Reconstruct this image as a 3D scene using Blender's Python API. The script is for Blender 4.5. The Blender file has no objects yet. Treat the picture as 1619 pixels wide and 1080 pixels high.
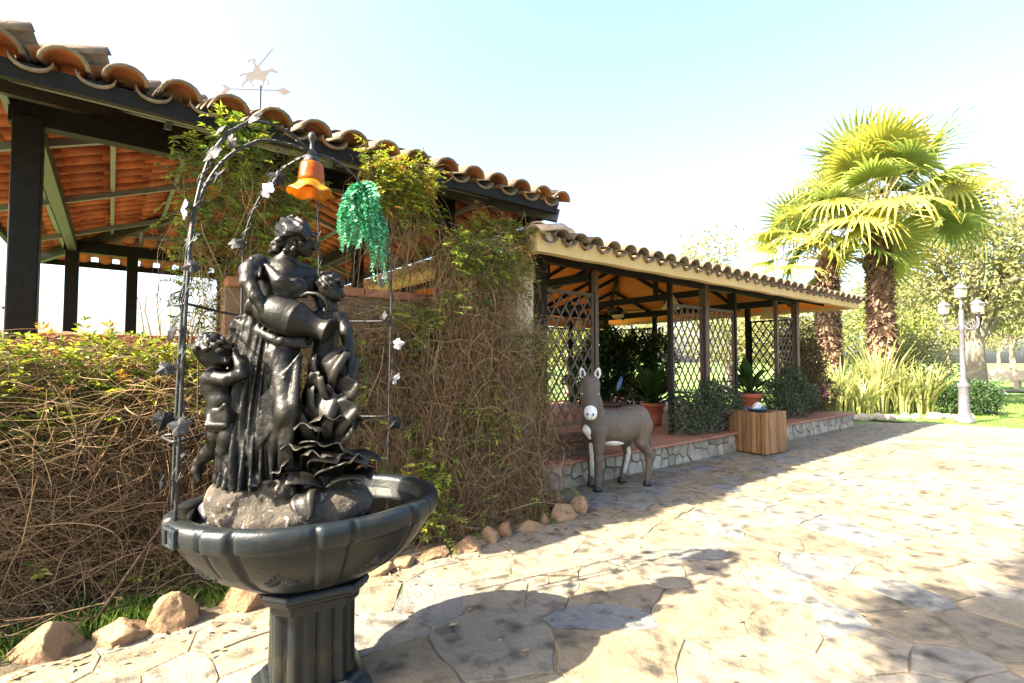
import bpy, bmesh, math, random
import numpy as np
from mathutils import Vector, Matrix, Euler, noise as mnoise

# ---------------------------------------------------------------- camera, sky, sun, exposure
SC = bpy.context.scene
COL = SC.collection
random.seed(7)
RNG = np.random.default_rng(7)

YAW = math.radians(51.6)                      # the building axis (world +X) lies 51.6 deg right of the view
FWD = Vector((math.cos(YAW), math.sin(YAW), 0))
RGT = Vector((math.sin(YAW), -math.cos(YAW), 0))
EYE = 1.45
cam_d = bpy.data.cameras.new('camera')
cam_d.sensor_width = 36.0
cam_d.lens = 36.0 * 800 / 1619
cam_d.clip_start = 0.05
cam_d.clip_end = 2000
cam = bpy.data.objects.new('camera', cam_d)
COL.objects.link(cam)
cam.location = (0, 0, EYE)
look = FWD * math.cos(math.radians(2.29)) + Vector((0, 0, math.sin(math.radians(2.29))))
cam.rotation_euler = look.to_track_quat('-Z', 'Y').to_euler()
SC.camera = cam

SUN_TRAVEL = Vector((1.13, -0.22, -1.0)).normalized()
sun_el = math.asin(-SUN_TRAVEL.z)
sun_rot = math.atan2(-SUN_TRAVEL.x, -SUN_TRAVEL.y)

w = bpy.data.worlds.new('World')
SC.world = w
w.use_nodes = True
nt = w.node_tree
nt.nodes.clear()
sky = nt.nodes.new('ShaderNodeTexSky')
sky.sky_type = 'NISHITA'
sky.sun_disc = False
sky.sun_elevation = sun_el
sky.sun_rotation = sun_rot
sky.air_density = 1.0
sky.dust_density = 4.0
sky.ozone_density = 1.0
bg = nt.nodes.new('ShaderNodeBackground')
bg.inputs['Strength'].default_value = 0.09
out = nt.nodes.new('ShaderNodeOutputWorld')
nt.links.new(sky.outputs[0], bg.inputs[0])
nt.links.new(bg.outputs[0], out.inputs[0])

sun_d = bpy.data.lights.new('sun', 'SUN')
sun_d.energy = 5.0
sun_d.angle = math.radians(0.53)
sun_d.color = (1.0, 0.89, 0.69)
sun = bpy.data.objects.new('sun', sun_d)
sun.rotation_euler = SUN_TRAVEL.to_track_quat('-Z', 'Y').to_euler()
sun.location = (-6, 2, 8)
COL.objects.link(sun)

SC.view_settings.view_transform = 'Standard'
SC.view_settings.look = 'None'
SC.view_settings.gamma = 1.0
SC.view_settings.use_curve_mapping = False
SC.view_settings.exposure = 2.9

# ---------------------------------------------------------------- object helpers
def tag(o, label=None, cat=None, group=None, kind=None):
    if label: o['label'] = label
    if cat: o['category'] = cat
    if group: o['group'] = group
    if kind: o['kind'] = kind
    return o

def empty(name, loc=(0, 0, 0), rz=0.0, label=None, cat=None, group=None):
    o = bpy.data.objects.new(name, None)
    o.empty_display_size = 0.1
    o.location = loc
    o.rotation_euler = (0, 0, rz)
    COL.objects.link(o)
    return tag(o, label, cat, group)

def put(name, me, parent=None, mat=None, loc=None, kind=None):
    if mat is not None and not me.materials:
        me.materials.append(mat)
    o = bpy.data.objects.new(name, me)
    COL.objects.link(o)
    if parent is not None: o.parent = parent
    if loc is not None: o.location = loc
    if kind: o['kind'] = kind
    return o

def np_mesh(name, V, F, smooth=False, tone=None):
    """V (n,3); F list of face arrays each (m,k)"""
    me = bpy.data.meshes.new(name)
    V = np.asarray(V, dtype=np.float32)
    if not isinstance(F, list): F = [F]
    F = [np.asarray(f, dtype=np.int32) for f in F if len(f)]
    nl = sum(f.size for f in F); nf = sum(len(f) for f in F)
    me.vertices.add(len(V)); me.vertices.foreach_set('co', V.ravel())
    me.loops.add(nl); me.loops.foreach_set('vertex_index', np.concatenate([f.ravel() for f in F]))
    me.polygons.add(nf)
    tot = np.concatenate([np.full(len(f), f.shape[1], np.int32) for f in F])
    st = np.concatenate([[0], np.cumsum(tot)[:-1]]).astype(np.int32)
    me.polygons.foreach_set('loop_start', st)
    me.polygons.foreach_set('loop_total', tot)
    me.polygons.foreach_set('use_smooth', np.full(nf, smooth, dtype=bool))
    me.update(calc_edges=True)
    me.validate()
    if tone is not None:
        a = me.attributes.new('tone', 'FLOAT', 'FACE')
        a.data.foreach_set('value', np.asarray(tone, dtype=np.float32))
    return me

class MB:
    """collects simple shapes into one mesh"""
    def __init__(s): s.v = []; s.f = []; s.sm = []
    def add(s, vs, fs, smooth=False):
        n = len(s.v); s.v += [tuple(v) for v in vs]
        s.f += [tuple(i + n for i in f) for f in fs]; s.sm += [smooth] * len(fs)
        return s
    def box(s, lo, hi, M=None):
        x0, y0, z0 = lo; x1, y1, z1 = hi
        vs = [Vector(p) for p in ((x0,y0,z0),(x1,y0,z0),(x1,y1,z0),(x0,y1,z0),(x0,y0,z1),(x1,y0,z1),(x1,y1,z1),(x0,y1,z1))]
        if M is not None: vs = [M @ v for v in vs]
        return s.add(vs, [(0,3,2,1),(4,5,6,7),(0,1,5,4),(1,2,6,5),(2,3,7,6),(3,0,4,7)])
    def bar(s, a, b, wd, hg, up=(0, 0, 1)):
        a = Vector(a); b = Vector(b); d = b - a; L = d.length; d.normalize()
        up = Vector(up)
        if abs(d.dot(up)) > 0.98: up = Vector((0, 1, 0))
        sx = d.cross(up).normalized(); sz = sx.cross(d).normalized()
        M = Matrix(((sx.x, d.x, sz.x, a.x), (sx.y, d.y, sz.y, a.y), (sx.z, d.z, sz.z, a.z), (0,0,0,1)))
        return s.box((-wd/2, 0, -hg/2), (wd/2, L, hg/2), M)
    def tube(s, pts, r, n=8, cap=True, closed=False):
        pts = [Vector(p) for p in pts]; m = len(pts)
        rr = r if isinstance(r, (list, tuple)) else [r] * m
        vs = []; up = None
        for i in range(m):
            if closed: t = pts[(i+1) % m] - pts[i-1]
            else: t = pts[min(i+1, m-1)] - pts[max(i-1, 0)]
            t.normalize()
            if up is None:
                up = Vector((0,0,1)) if abs(t.z) < .9 else Vector((1,0,0))
            sx = t.cross(up)
            if sx.length < 1e-5: sx = t.orthogonal()
            sx.normalize(); up = sx.cross(t).normalized()
            for k in range(n):
                a = 2*math.pi*k/n
                vs.append(pts[i] + (sx*math.cos(a) + up*math.sin(a))*rr[i])
        fs = []
        for i in range(m if closed else m-1):
            j = (i+1) % m
            for k in range(n):
                fs.append((i*n+k, i*n+(k+1)%n, j*n+(k+1)%n, j*n+k))
        if cap and not closed:
            fs.append(tuple(range(n-1,-1,-1))); fs.append(tuple((m-1)*n+k for k in range(n)))
        return s.add(vs, fs, True)
    def lathe(s, prof, n=24, M=None, smooth=True, cap0=True, cap1=True):
        vs = []
        for r, z in prof:
            for k in range(n):
                a = 2*math.pi*k/n
                v = Vector((r*math.cos(a), r*math.sin(a), z))
                vs.append(M @ v if M is not None else v)
        m = len(prof); fs = []
        for i in range(m-1):
            for k in range(n):
                fs.append((i*n+k, i*n+(k+1)%n, (i+1)*n+(k+1)%n, (i+1)*n+k))
        if cap0: fs.append(tuple(range(n-1,-1,-1)))
        if cap1: fs.append(tuple((m-1)*n+k for k in range(n)))
        return s.add(vs, fs, smooth)
    def prism(s, poly, t0, t1, M=None):
        """poly in local xz plane, extruded along y from t0 to t1"""
        n = len(poly)
        vs = [Vector((p[0], t0, p[1])) for p in poly] + [Vector((p[0], t1, p[1])) for p in poly]
        if M is not None: vs = [M @ v for v in vs]
        fs = [tuple(range(n)), tuple(range(2*n-1, n-1, -1))] + [(i, i+n, (i+1)%n+n, (i+1)%n) for i in range(n)]
        return s.add(vs, fs)
    def mesh(s, name):
        me = bpy.data.meshes.new(name)
        me.from_pydata(s.v, [], s.f)
        me.polygons.foreach_set('use_smooth', s.sm)
        me.update()
        return me
    def build(s, name, mat, parent=None, loc=None, kind=None):
        return put(name, s.mesh(name), parent, mat, loc, kind)

def bevel(o, wdt=0.004, seg=1):
    m = o.modifiers.new('bevel', 'BEVEL'); m.width = wdt; m.segments = seg; m.limit_method = 'ANGLE'
    return o

def rig(loc, rz=0, s=1):
    return Matrix.Translation(Vector(loc)) @ Matrix.Rotation(rz, 4, 'Z') @ Matrix.Scale(s, 4)

# ---------------------------------------------------------------- materials
def mat(name, cols, rough=0.6, scale=6.0, bump=0.0, bscale=None, metal=0.0, spec=0.5, detail=6.0, pos=None,
        attr=False, trans=0.0, stretch=None, rand=0.0, speck=None, edge=None, tcol=None, obj_cols=None, sss=0, coat=0.0):
    m = bpy.data.materials.new(name); m.use_nodes = True
    t = m.node_tree; N = t.nodes; L = t.links; N.clear()
    o = N.new('ShaderNodeOutputMaterial'); b = N.new('ShaderNodeBsdfPrincipled')
    L.new(b.outputs[0], o.inputs[0])
    tc = N.new('ShaderNodeTexCoord')
    vec = tc.outputs['Object']
    oi = N.new('ShaderNodeObjectInfo')
    mp = N.new('ShaderNodeMapping')
    if stretch: mp.inputs['Scale'].default_value = stretch
    L.new(vec, mp.inputs['Vector'])
    # every object gets its own patch of the pattern
    mul = N.new('ShaderNodeMath'); mul.operation = 'MULTIPLY'; mul.inputs[1].default_value = 37.0
    L.new(oi.outputs['Random'], mul.inputs[0]); L.new(mul.outputs[0], mp.inputs['Location'])
    ns = N.new('ShaderNodeTexNoise'); ns.inputs['Scale'].default_value = scale; ns.inputs['Detail'].default_value = detail
    ns.inputs['Roughness'].default_value = 0.62
    L.new(mp.outputs[0], ns.inputs['Vector'])
    rp = N.new('ShaderNodeValToRGB'); cr = rp.color_ramp
    n = len(cols)
    while len(cr.elements) < n: cr.elements.new(0.5)
    for i, c in enumerate(cols):
        cr.elements[i].position = pos[i] if pos else ((0.0 if attr else 0.3) + (1.0 if attr else 0.4) * i / max(1, n-1))
        cr.elements[i].color = (*c, 1)
    if attr:
        at = N.new('ShaderNodeAttribute'); at.attribute_name = 'tone'; L.new(at.outputs['Fac'], rp.inputs[0])
    else:
        L.new(ns.outputs['Fac'], rp.inputs[0])
    col = rp.outputs[0]
    if obj_cols:                          # one of several colours for each object
        r2 = N.new('ShaderNodeValToRGB'); c2 = r2.color_ramp; c2.interpolation = 'LINEAR'
        while len(c2.elements) < len(obj_cols): c2.elements.new(0.5)
        for i, c in enumerate(obj_cols):
            c2.elements[i].position = i / (len(obj_cols)-1); c2.elements[i].color = (*c, 1)
        L.new(oi.outputs['Random'], r2.inputs[0])
        mx = N.new('ShaderNodeMix'); mx.data_type = 'RGBA'; mx.inputs[0].default_value = 0.6
        L.new(col, mx.inputs[6]); L.new(r2.outputs[0], mx.inputs[7]); col = mx.outputs[2]
    if rand:
        hv = N.new('ShaderNodeHueSaturation')
        mr = N.new('ShaderNodeMapRange'); mr.inputs[3].default_value = 1-rand; mr.inputs[4].default_value = 1+rand
        L.new(oi.outputs['Random'], mr.inputs[0]); L.new(mr.outputs[0], hv.inputs['Value']); L.new(col, hv.inputs['Color'])
        col = hv.outputs[0]
    if speck:                             # (scale, threshold, colour, softness)
        s2 = N.new('ShaderNodeTexNoise'); s2.inputs['Scale'].default_value = speck[0]; s2.inputs['Detail'].default_value = 4
        L.new(mp.outputs[0], s2.inputs['Vector'])
        m2 = N.new('ShaderNodeMapRange'); m2.inputs[1].default_value = speck[1]; m2.inputs[2].default_value = speck[1]+speck[3]
        L.new(s2.outputs['Fac'], m2.inputs[0])
        mx = N.new('ShaderNodeMix'); mx.data_type = 'RGBA'; mx.inputs[7].default_value = (*speck[2], 1)
        L.new(m2.outputs[0], mx.inputs[0]); L.new(col, mx.inputs[6]); col = mx.outputs[2]
    if edge:                              # worn edges: (colour, strength)
        ge = N.new('ShaderNodeNewGeometry')
        m3 = N.new('ShaderNodeMapRange'); m3.inputs[1].default_value = 0.52; m3.inputs[2].default_value = 0.62; m3.inputs[4].default_value = edge[1]
        L.new(ge.outputs['Pointiness'], m3.inputs[0])
        mx = N.new('ShaderNodeMix'); mx.data_type = 'RGBA'; mx.inputs[7].default_value = (*edge[0], 1)
        L.new(m3.outputs[0], mx.inputs[0]); L.new(col, mx.inputs[6]); col = mx.outputs[2]
    L.new(col, b.inputs['Base Color'])
    b.inputs['Roughness'].default_value = rough
    b.inputs['Metallic'].default_value = metal
    b.inputs['Specular IOR Level'].default_value = spec
    if coat: b.inputs['Coat Weight'].default_value = coat; b.inputs['Coat Roughness'].default_value = 0.09
    if bump:
        nb = N.new('ShaderNodeTexNoise'); nb.inputs['Scale'].default_value = bscale or scale*4; nb.inputs['Detail'].default_value = 8
        nb.inputs['Roughness'].default_value = 0.65
        L.new(mp.outputs[0], nb.inputs['Vector'])
        bp = N.new('ShaderNodeBump'); bp.inputs['Strength'].default_value = bump; bp.inputs['Distance'].default_value = 0.02
        L.new(nb.outputs['Fac'], bp.inputs['Height']); L.new(bp.outputs[0], b.inputs['Normal'])
    if trans:
        tr = N.new('ShaderNodeBsdfTranslucent'); ms = N.new('ShaderNodeMixShader'); ms.inputs[0].default_value = trans
        if tcol:
            mx = N.new('ShaderNodeMix'); mx.data_type = 'RGBA'; mx.blend_type = 'MULTIPLY'; mx.inputs[0].default_value = 1
            mx.inputs[7].default_value = (*tcol, 1); L.new(col, mx.inputs[6]); L.new(mx.outputs[2], tr.inputs['Color'])
        else: L.new(col, tr.inputs['Color'])
        L.new(b.outputs[0], ms.inputs[1]); L.new(tr.outputs[0], ms.inputs[2]); L.new(ms.outputs[0], o.inputs[0])
    return m

M = {}
M['stone'] = mat('flagstone', [(.06,.052,.040),(.15,.122,.078),(.23,.185,.118),(.13,.122,.108)], rough=.72, scale=6, bump=1.0, bscale=22,
                 obj_cols=[(.085,.125,.175),(.20,.15,.085),(.11,.088,.062),(.22,.175,.11),(.08,.11,.15),(.22,.16,.09),(.14,.15,.155),(.20,.16,.10)],
                 speck=(8, .50, (.030,.025,.017), .24))
M['mortar'] = mat('mortar', [(.11,.09,.058),(.20,.16,.10)], rough=.95, scale=14, bump=.8, bscale=60, speck=(2.2,.60,(.05,.07,.022),.08))
M['lawn'] = mat('lawn', [(.055,.10,.018),(.10,.17,.03),(.15,.20,.05)], rough=.9, scale=1.2, bump=.6, bscale=60)
M['soil'] = mat('soil', [(.05,.035,.02),(.10,.075,.045),(.14,.11,.06)], rough=.95, scale=5, bump=.8, bscale=30)
M['boulder'] = mat('boulder', [(.12,.066,.034),(.23,.13,.066),(.31,.195,.105)], rough=.9, scale=14, bump=1.0, bscale=55, rand=.18,
                   obj_cols=[(.29,.165,.075),(.25,.125,.066),(.30,.20,.10),(.22,.14,.085)], speck=(9,.60,(.15,.09,.055),.08))
M['palerock'] = mat('pale_rock', [(.28,.23,.17),(.38,.32,.24)], rough=.85, scale=4, bump=.4, bscale=20, rand=.15)
M['blacksteel'] = mat('painted_black_steel', [(.006,.0054,.005),(.012,.0105,.0095)], rough=.6, spec=.15, scale=12, bump=.08, bscale=60, speck=(60,.70,(.08,.08,.09),.05))
M['brownsteel'] = mat('brown_lattice_paint', [(.045,.026,.020),(.075,.042,.032)], rough=.5, scale=14, bump=.1)
M['greysteel'] = mat('grey_green_steel', [(.10,.115,.12),(.15,.17,.175)], rough=.55, scale=12, bump=.1, rand=.1)
M['greenbeam'] = mat('green_grey_beam', [(.026,.025,.020),(.042,.041,.033)], rough=.5, scale=8, bump=.1)
M['tile'] = mat('roof_tile', [(.15,.04,.012),(.27,.078,.022),(.34,.115,.036)], rough=.8, scale=7, bump=.4, bscale=30, rand=.22)
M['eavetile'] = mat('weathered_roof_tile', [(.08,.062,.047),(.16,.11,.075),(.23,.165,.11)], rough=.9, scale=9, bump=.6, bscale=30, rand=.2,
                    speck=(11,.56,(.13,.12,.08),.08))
M['paletile'] = mat('pale_roof_tile', [(.30,.20,.14),(.46,.33,.24),(.52,.40,.30)], rough=.88, scale=8, bump=.4, bscale=30, rand=.2)
M['cream'] = mat('cream_render', [(.46,.31,.13),(.54,.38,.185)], rough=.85, scale=2.5, bump=.25, bscale=25, speck=(3,.62,(.45,.36,.24),.1))
M['pillar'] = mat('weathered_render', [(.36,.30,.22),(.52,.44,.33),(.60,.50,.38)], rough=.9, scale=3, bump=.5, bscale=20, speck=(4,.6,(.30,.18,.12),.08))
M['stucco'] = mat('brown_stucco', [(.16,.085,.05),(.24,.14,.085)], rough=.95, scale=3, bump=.5, bscale=30)
M['brick'] = mat('terracotta_brick', [(.38,.13,.065),(.50,.19,.10)], rough=.85, scale=6, bump=.3, bscale=40, rand=.15)
M['floortile'] = mat('terracotta_floor_tile', [(.25,.105,.06),(.33,.155,.095)], rough=.6, scale=3, bump=.1, rand=.1)
M['ochre'] = mat('ochre_ceiling_board', [(.66,.18,.013),(.76,.25,.022)], rough=.75, scale=1.5, bump=.08, bscale=30)
M['wallstone'] = mat('wall_stone', [(.17,.145,.105),(.29,.255,.195),(.38,.34,.27)], rough=.9, scale=4, bump=.5, bscale=20, rand=.25)
M['wood'] = mat('planter_wood', [(.10,.046,.015),(.22,.11,.040),(.30,.165,.066)], rough=.65, scale=3.0, bump=.4, bscale=14, stretch=(7,7,.5), rand=.32)
M['terracotta'] = mat('terracotta_pot', [(.30,.075,.035),(.38,.11,.05)], rough=.7, scale=6, bump=.15)
M['donkey'] = mat('donkey_paint', [(.080,.058,.041),(.112,.084,.062)], rough=.6, scale=5, bump=.2, bscale=60, speck=(11,.60,(.15,.125,.10),.14))
M['white'] = mat('white_paint', [(.62,.60,.56),(.75,.73,.70)], rough=.6, scale=9, bump=.15, bscale=60, speck=(16,.64,(.32,.29,.25),.06))
M['dark'] = mat('dark_paint', [(.012,.012,.014),(.025,.025,.03)], rough=.5, scale=9)
M['bronze'] = mat('dark_bronze_resin', [(.0035,.0033,.0031),(.0075,.0066,.0056),(.017,.0142,.011)], rough=.40, scale=7, bump=.22, bscale=55, spec=.26, edge=((.06,.051,.04), .5))
M['basin'] = mat('green_black_resin', [(.0018,.0034,.005),(.0035,.006,.008),(.010,.0098,.0075)], rough=.36, scale=4, bump=.18, bscale=38, spec=.30, edge=((.045,.06,.07), .4),
                 speck=(9,.54,(.017,.0145,.009),.16))
M['rockbase'] = mat('scaled_rock_resin', [(.022,.018,.014),(.058,.046,.034),(.10,.082,.062)], rough=.9, scale=11, bump=1.0, bscale=60, speck=(26,.62,(.34,.31,.28),.05))
M['iron'] = mat('wrought_iron', [(.012,.0125,.014),(.030,.030,.030)], rough=.45, scale=30, bump=.2, bscale=90, metal=.1, spec=.4)
M['litleaf'] = mat('sunlit_iron_leaf', [(.07,.072,.095),(.16,.165,.20)], rough=.35, scale=20, bump=.2)  # pale copy of the iron leaf, sunlight put into its colour
M['ironleaf'] = mat('iron_leaf', [(.004,.0045,.006),(.009,.0095,.012)], spec=.2, rough=.5, scale=20, metal=.3, bump=.2)
M['rust'] = mat('rusty_sheet', [(.045,.036,.038),(.07,.055,.056)], rough=.8, scale=9)
M['stem'] = mat('dry_vine_stem', [(.05,.026,.011),(.15,.082,.036),(.29,.18,.085),(.42,.295,.16)], rough=.9, attr=True)
M['vineleaf'] = mat('vine_leaf', [(.040,.078,.012),(.10,.155,.020),(.22,.26,.028),(.36,.32,.04),(.36,.16,.03)], rough=.5, attr=True, trans=.42, pos=[0,.35,.65,.94,1], tcol=(1.35,1.35,.7))
M['greenleaf'] = mat('dark_leaf', [(.014,.04,.010),(.03,.07,.016),(.06,.11,.025)], rough=.42, attr=True, trans=.25)
M['shrubleaf'] = mat('shrub_leaf', [(.025,.045,.018),(.065,.09,.042),(.13,.155,.08)], rough=.5, attr=True, trans=.3)
M['redleaf'] = mat('copper_leaf', [(.06,.02,.018),(.11,.035,.025),(.10,.09,.03),(.16,.15,.04)], rough=.5, attr=True, trans=.35)
M['purpleleaf'] = mat('purple_leaf', [(.16,.02,.05),(.26,.05,.10),(.34,.10,.14)], rough=.5, attr=True, trans=.45)
M['treeleaf'] = mat('tree_leaf', [(.08,.12,.03),(.16,.20,.045),(.27,.28,.07),(.36,.32,.10)], rough=.55, attr=True, trans=.45)
M['paleleaf'] = mat('pale_tree_leaf', [(.16,.17,.06),(.26,.26,.10),(.36,.34,.14)], rough=.55, attr=True, trans=.5)
M['flax'] = mat('flax_leaf', [(.16,.19,.05),(.28,.29,.09),(.40,.38,.15)], rough=.45, attr=True, trans=.35)
M['palm'] = mat('palm_blade', [(.08,.13,.045),(.16,.21,.06),(.27,.29,.08),(.44,.37,.06)], rough=.45, attr=True, trans=.42, tcol=(1.3,1.3,.7))
M['petiole'] = mat('palm_petiole', [(.30,.22,.06),(.36,.28,.09)], rough=.5)
M['palmbark'] = mat('palm_trunk', [(.045,.024,.014),(.115,.066,.040),(.22,.14,.09)], rough=.9, attr=True)
M['bark'] = mat('bark', [(.11,.09,.065),(.20,.165,.12),(.30,.26,.20)], rough=.9, scale=5, bump=.6, bscale=14, stretch=(3,3,.7))
M['palmcore'] = mat('palm_core', [(.07,.035,.018),(.15,.08,.042)], rough=.95, scale=5, bump=.6, bscale=12)
M['palebark'] = mat('pale_bark', [(.12,.10,.075),(.19,.165,.13)], rough=.9, scale=4, bump=.4)
M['plastic'] = mat('artificial_fern', [(.015,.14,.055),(.045,.28,.13),(.15,.45,.28)], rough=.45, attr=True, trans=.3)
M['grass'] = mat('grass_blade', [(.05,.11,.014),(.10,.18,.022),(.17,.24,.03)], rough=.5, attr=True, trans=.4)
M['lampmetal'] = mat('lamp_post_paint', [(.07,.066,.078),(.11,.104,.118)], rough=.5, scale=7, bump=.1)
M['lanternglass'] = mat('lantern_glass', [(.22,.19,.15),(.28,.245,.20)], rough=.25, scale=4)
M['shadecloth'] = mat('lamp_cloth', [(.60,.48,.30),(.66,.54,.35)], rough=.8, scale=5, trans=.3)
M['blue'] = mat('blue_plastic', [(.06,.13,.24),(.08,.17,.30)], rough=.4, scale=5)
M['bench'] = mat('bench_stone', [(.30,.26,.21),(.38,.33,.27)], rough=.85, scale=4)
M['amber'] = mat('amber_glass', [(.36,.075,.003),(.52,.13,.005),(.60,.19,.01)], rough=.3, scale=14, trans=.55, bump=.2, bscale=25, spec=.6)
M['yellowglass'] = mat('yellow_glass', [(.45,.17,.004),(.62,.30,.01)], rough=.25, scale=10, trans=.5, bump=.2, bscale=30, spec=.6)
M['water'] = mat('dark_water', [(.006,.008,.008),(.012,.014,.012)], rough=.05, scale=3, bump=.05, bscale=12, spec=.6)
M['flower'] = mat('pink_flower', [(.55,.10,.18),(.65,.2,.3)], rough=.6, attr=True, trans=.3)
# ================================================================ the setting
def sheet(name, poly, z, m, kind='structure', parent=None):
    me = bpy.data.meshes.new(name); me.from_pydata([(x, y, z) for x, y in poly], [], [tuple(range(len(poly)))]); me.update()
    return put(name, me, parent, m, kind=kind)

sheet('ground', [(-400,-400),(600,-400),(600,600),(-400,600)], -0.06, M['lawn'])
PAVE = [(-6,-6),(15.4,-6),(15.6,1.5),(15.3,3.2),(14.2,4.25),(3.5,4.25),(3.2,3.30),(-6,3.45)]
paving = sheet('paving', PAVE, -0.0075, M['mortar'])

def clip(poly, px, py, nx, ny):
    """keep the side where (p - (px,py)).n <= 0"""
    out = []
    m = len(poly)
    for i in range(m):
        a = poly[i]; b = poly[(i+1) % m]
        da = (a[0]-px)*nx + (a[1]-py)*ny; db = (b[0]-px)*nx + (b[1]-py)*ny
        if da <= 0: out.append(a)
        if (da < 0 < db) or (db < 0 < da):
            t = da/(da-db); out.append((a[0]+(b[0]-a[0])*t, a[1]+(b[1]-a[1])*t))
    return out

def voronoi(seeds, bounds, gap, reach=1.6):
    """crazy-paving cells: bisector-clipped polygons, shrunk by the joint"""
    S = np.array(seeds); res = []
    for i, (x, y) in enumerate(seeds):
        d = np.hypot(S[:,0]-x, S[:,1]-y); idx = np.argsort(d)[1:16]
        poly = [(bounds[0],bounds[1]),(bounds[2],bounds[1]),(bounds[2],bounds[3]),(bounds[0],bounds[3])]
        for j in idx:
            if d[j] > reach*2: break
            nx, ny = (S[j]-S[i])/d[j]
            mx, my = (S[j]+S[i])/2
            g = gap*random.uniform(.5, 1.5)
            poly = clip(poly, mx-nx*g, my-ny*g, nx, ny)
            if len(poly) < 3: break
        if len(poly) >= 3: res.append(poly)
    return res

def rough_poly(poly, amp, step):
    out = []
    m = len(poly)
    for i in range(m):
        a = poly[i]; b = poly[(i+1) % m]
        L = math.hypot(b[0]-a[0], b[1]-a[1])
        if L < 1e-4: continue
        k = max(1, min(5, int(L/step)))
        for q in range(k):
            t = q/k; j = amp if q else amp*.6
            # round the corners a little
            out.append((a[0]+(b[0]-a[0])*t+random.uniform(-j,j), a[1]+(b[1]-a[1])*t+random.uniform(-j,j)))
    return out

def area(p): return abs(sum(p[i][0]*p[(i+1)%len(p)][1]-p[(i+1)%len(p)][0]*p[i][1] for i in range(len(p))))/2

def slab(poly, thick, lift, bev=.008, tilt=.006):
    """a stone: ngon top with a broken edge and sides; local origin at the centroid"""
    cx = sum(p[0] for p in poly)/len(poly); cy = sum(p[1] for p in poly)/len(poly)
    n = len(poly); tx = random.uniform(-tilt, tilt); ty = random.uniform(-tilt, tilt)
    vs = []
    for (x, y) in poly:
        dx, dy = x-cx, y-cy; L = math.hypot(dx, dy) or 1
        k = (L-bev)/L
        vs.append((dx*k, dy*k, lift + dx*k*tx + dy*k*ty + random.uniform(-.0012,.0012)))
    for (x, y) in poly:
        dx, dy = x-cx, y-cy
        vs.append((dx, dy, lift-bev*.8 + dx*tx + dy*ty))
    for (x, y) in poly: vs.append((x-cx, y-cy, lift-thick))
    fs = [tuple(range(n))]
    for r in (0, n):
        fs += [(r+i, r+n+i, r+n+(i+1)%n, r+(i+1)%n) for i in range(n)]
    return (cx, cy), vs, fs

def in_poly(x, y, P):
    c = False; j = len(P)-1
    for i in range(len(P)):
        if (P[i][1] > y) != (P[j][1] > y) and x < (P[j][0]-P[i][0])*(y-P[i][1])/(P[j][1]-P[i][1])+P[i][0]: c = not c
        j = i
    return c

random.seed(21)
seeds = []; sd3 = []
for _ in range(16000):
    x = random.uniform(-5.5, 15.5); y = random.uniform(-5.5, 4.25)
    if not in_poly(x, y, PAVE): continue
    strip = y > 3.2 and x > 3.6                      # smaller stones in the strip along the terrace
    r = .26 if strip else random.choice((.20,.32,.50,.72,.90))
    if all((x-a)**2 + ((y-b)*(1.5+.4*math.sin(a*1.7+b)))**2 > max(r, q*.8)**2 for a, b, q in sd3): seeds.append((x, y)); sd3.append((x, y, r))
cells = voronoi(seeds, (-6,-6,15.5,4.24), .0045)
stones = []
for c in cells:
    cx = sum(p[0] for p in c)/len(c); cy = sum(p[1] for p in c)/len(c)
    P = c
    # trim to the paving outline (all trims are half planes near the edge)
    if cx < 3.5: P = clip(P, 0, 3.36, 0, 1) if cx < 3.0 else P
    if cx > 14: P = clip(P, 14.2, 4.25, .66, .75); P = clip(P, 15.4, 2.5, .97, .2)
    if len(P) < 3 or area(P) < .012: continue
    stones.append(rough_poly(P, .019, .10))
def vis(p):
    x = sum(q[0] for q in p)/len(p); y = sum(q[1] for q in p)/len(p)
    v = Vector((x, y, 0)); d = v.dot(FWD); l = v.dot(RGT)
    return (area(p)/max(d,.3)**3) if d > .9 and abs(l/d) < 1.15 else area(p)*1e-5/(1+v.length)
stones.sort(key=vis, reverse=True)
rest = MB()
for k, p in enumerate(stones):
    (cx, cy), vs, fs = slab(p, .05, random.uniform(-.0035, .0035), .005, .0035)
    if k < 300:
        b = MB().add(vs, fs); b.build('flagstone', M['stone'], paving, (cx, cy, 0))
    else:
        rest.add([(v[0]+cx, v[1]+cy, v[2]) for v in vs], fs)
rest.build('flagstones', M['stone'], paving, kind='stuff')

# soil of the planting bed between the paving and the garden wall
def bumpy(name, x0, x1, y0, y1, z, amp, nx, ny, m, edge=None):
    V = []; 
    for j in range(ny+1):
        for i in range(nx+1):
            x = x0+(x1-x0)*i/nx; y = y0+(y1-y0)*j/ny
            V.append((x, y, z + amp*mnoise.noise(Vector((x*3, y*3, 4.2))) + amp*.5*mnoise.noise(Vector((x*9, y*9, 1.2))) - (.03 if j == 0 else 0)))
    F = [(j*(nx+1)+i, j*(nx+1)+i+1, (j+1)*(nx+1)+i+1, (j+1)*(nx+1)+i) for j in range(ny) for i in range(nx)]
    me = bpy.data.meshes.new(name); me.from_pydata(V, [], F); me.update()
    return put(name, me, None, m, kind='structure')
bumpy('planting_bed', -6, 3.75, 3.34, 4.75, .02, .035, 90, 16, M['soil'])
bumpy('lawn', 15.2, 60, -40, 30, -.012, .03, 60, 60, M['lawn'])
bumpy('lawn', 15.2, 60, 30, 60, -.02, .03, 20, 20, M['lawn'])
bumpy('lawn', -60, 15.2, 11.4, 60, -.02, .05, 50, 50, M['lawn'])

sheet('gazebo_floor', [(-1.1,4.80),(3.3,4.80),(3.3,11.2),(-1.1,11.2)], .03, M['stucco'])
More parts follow.
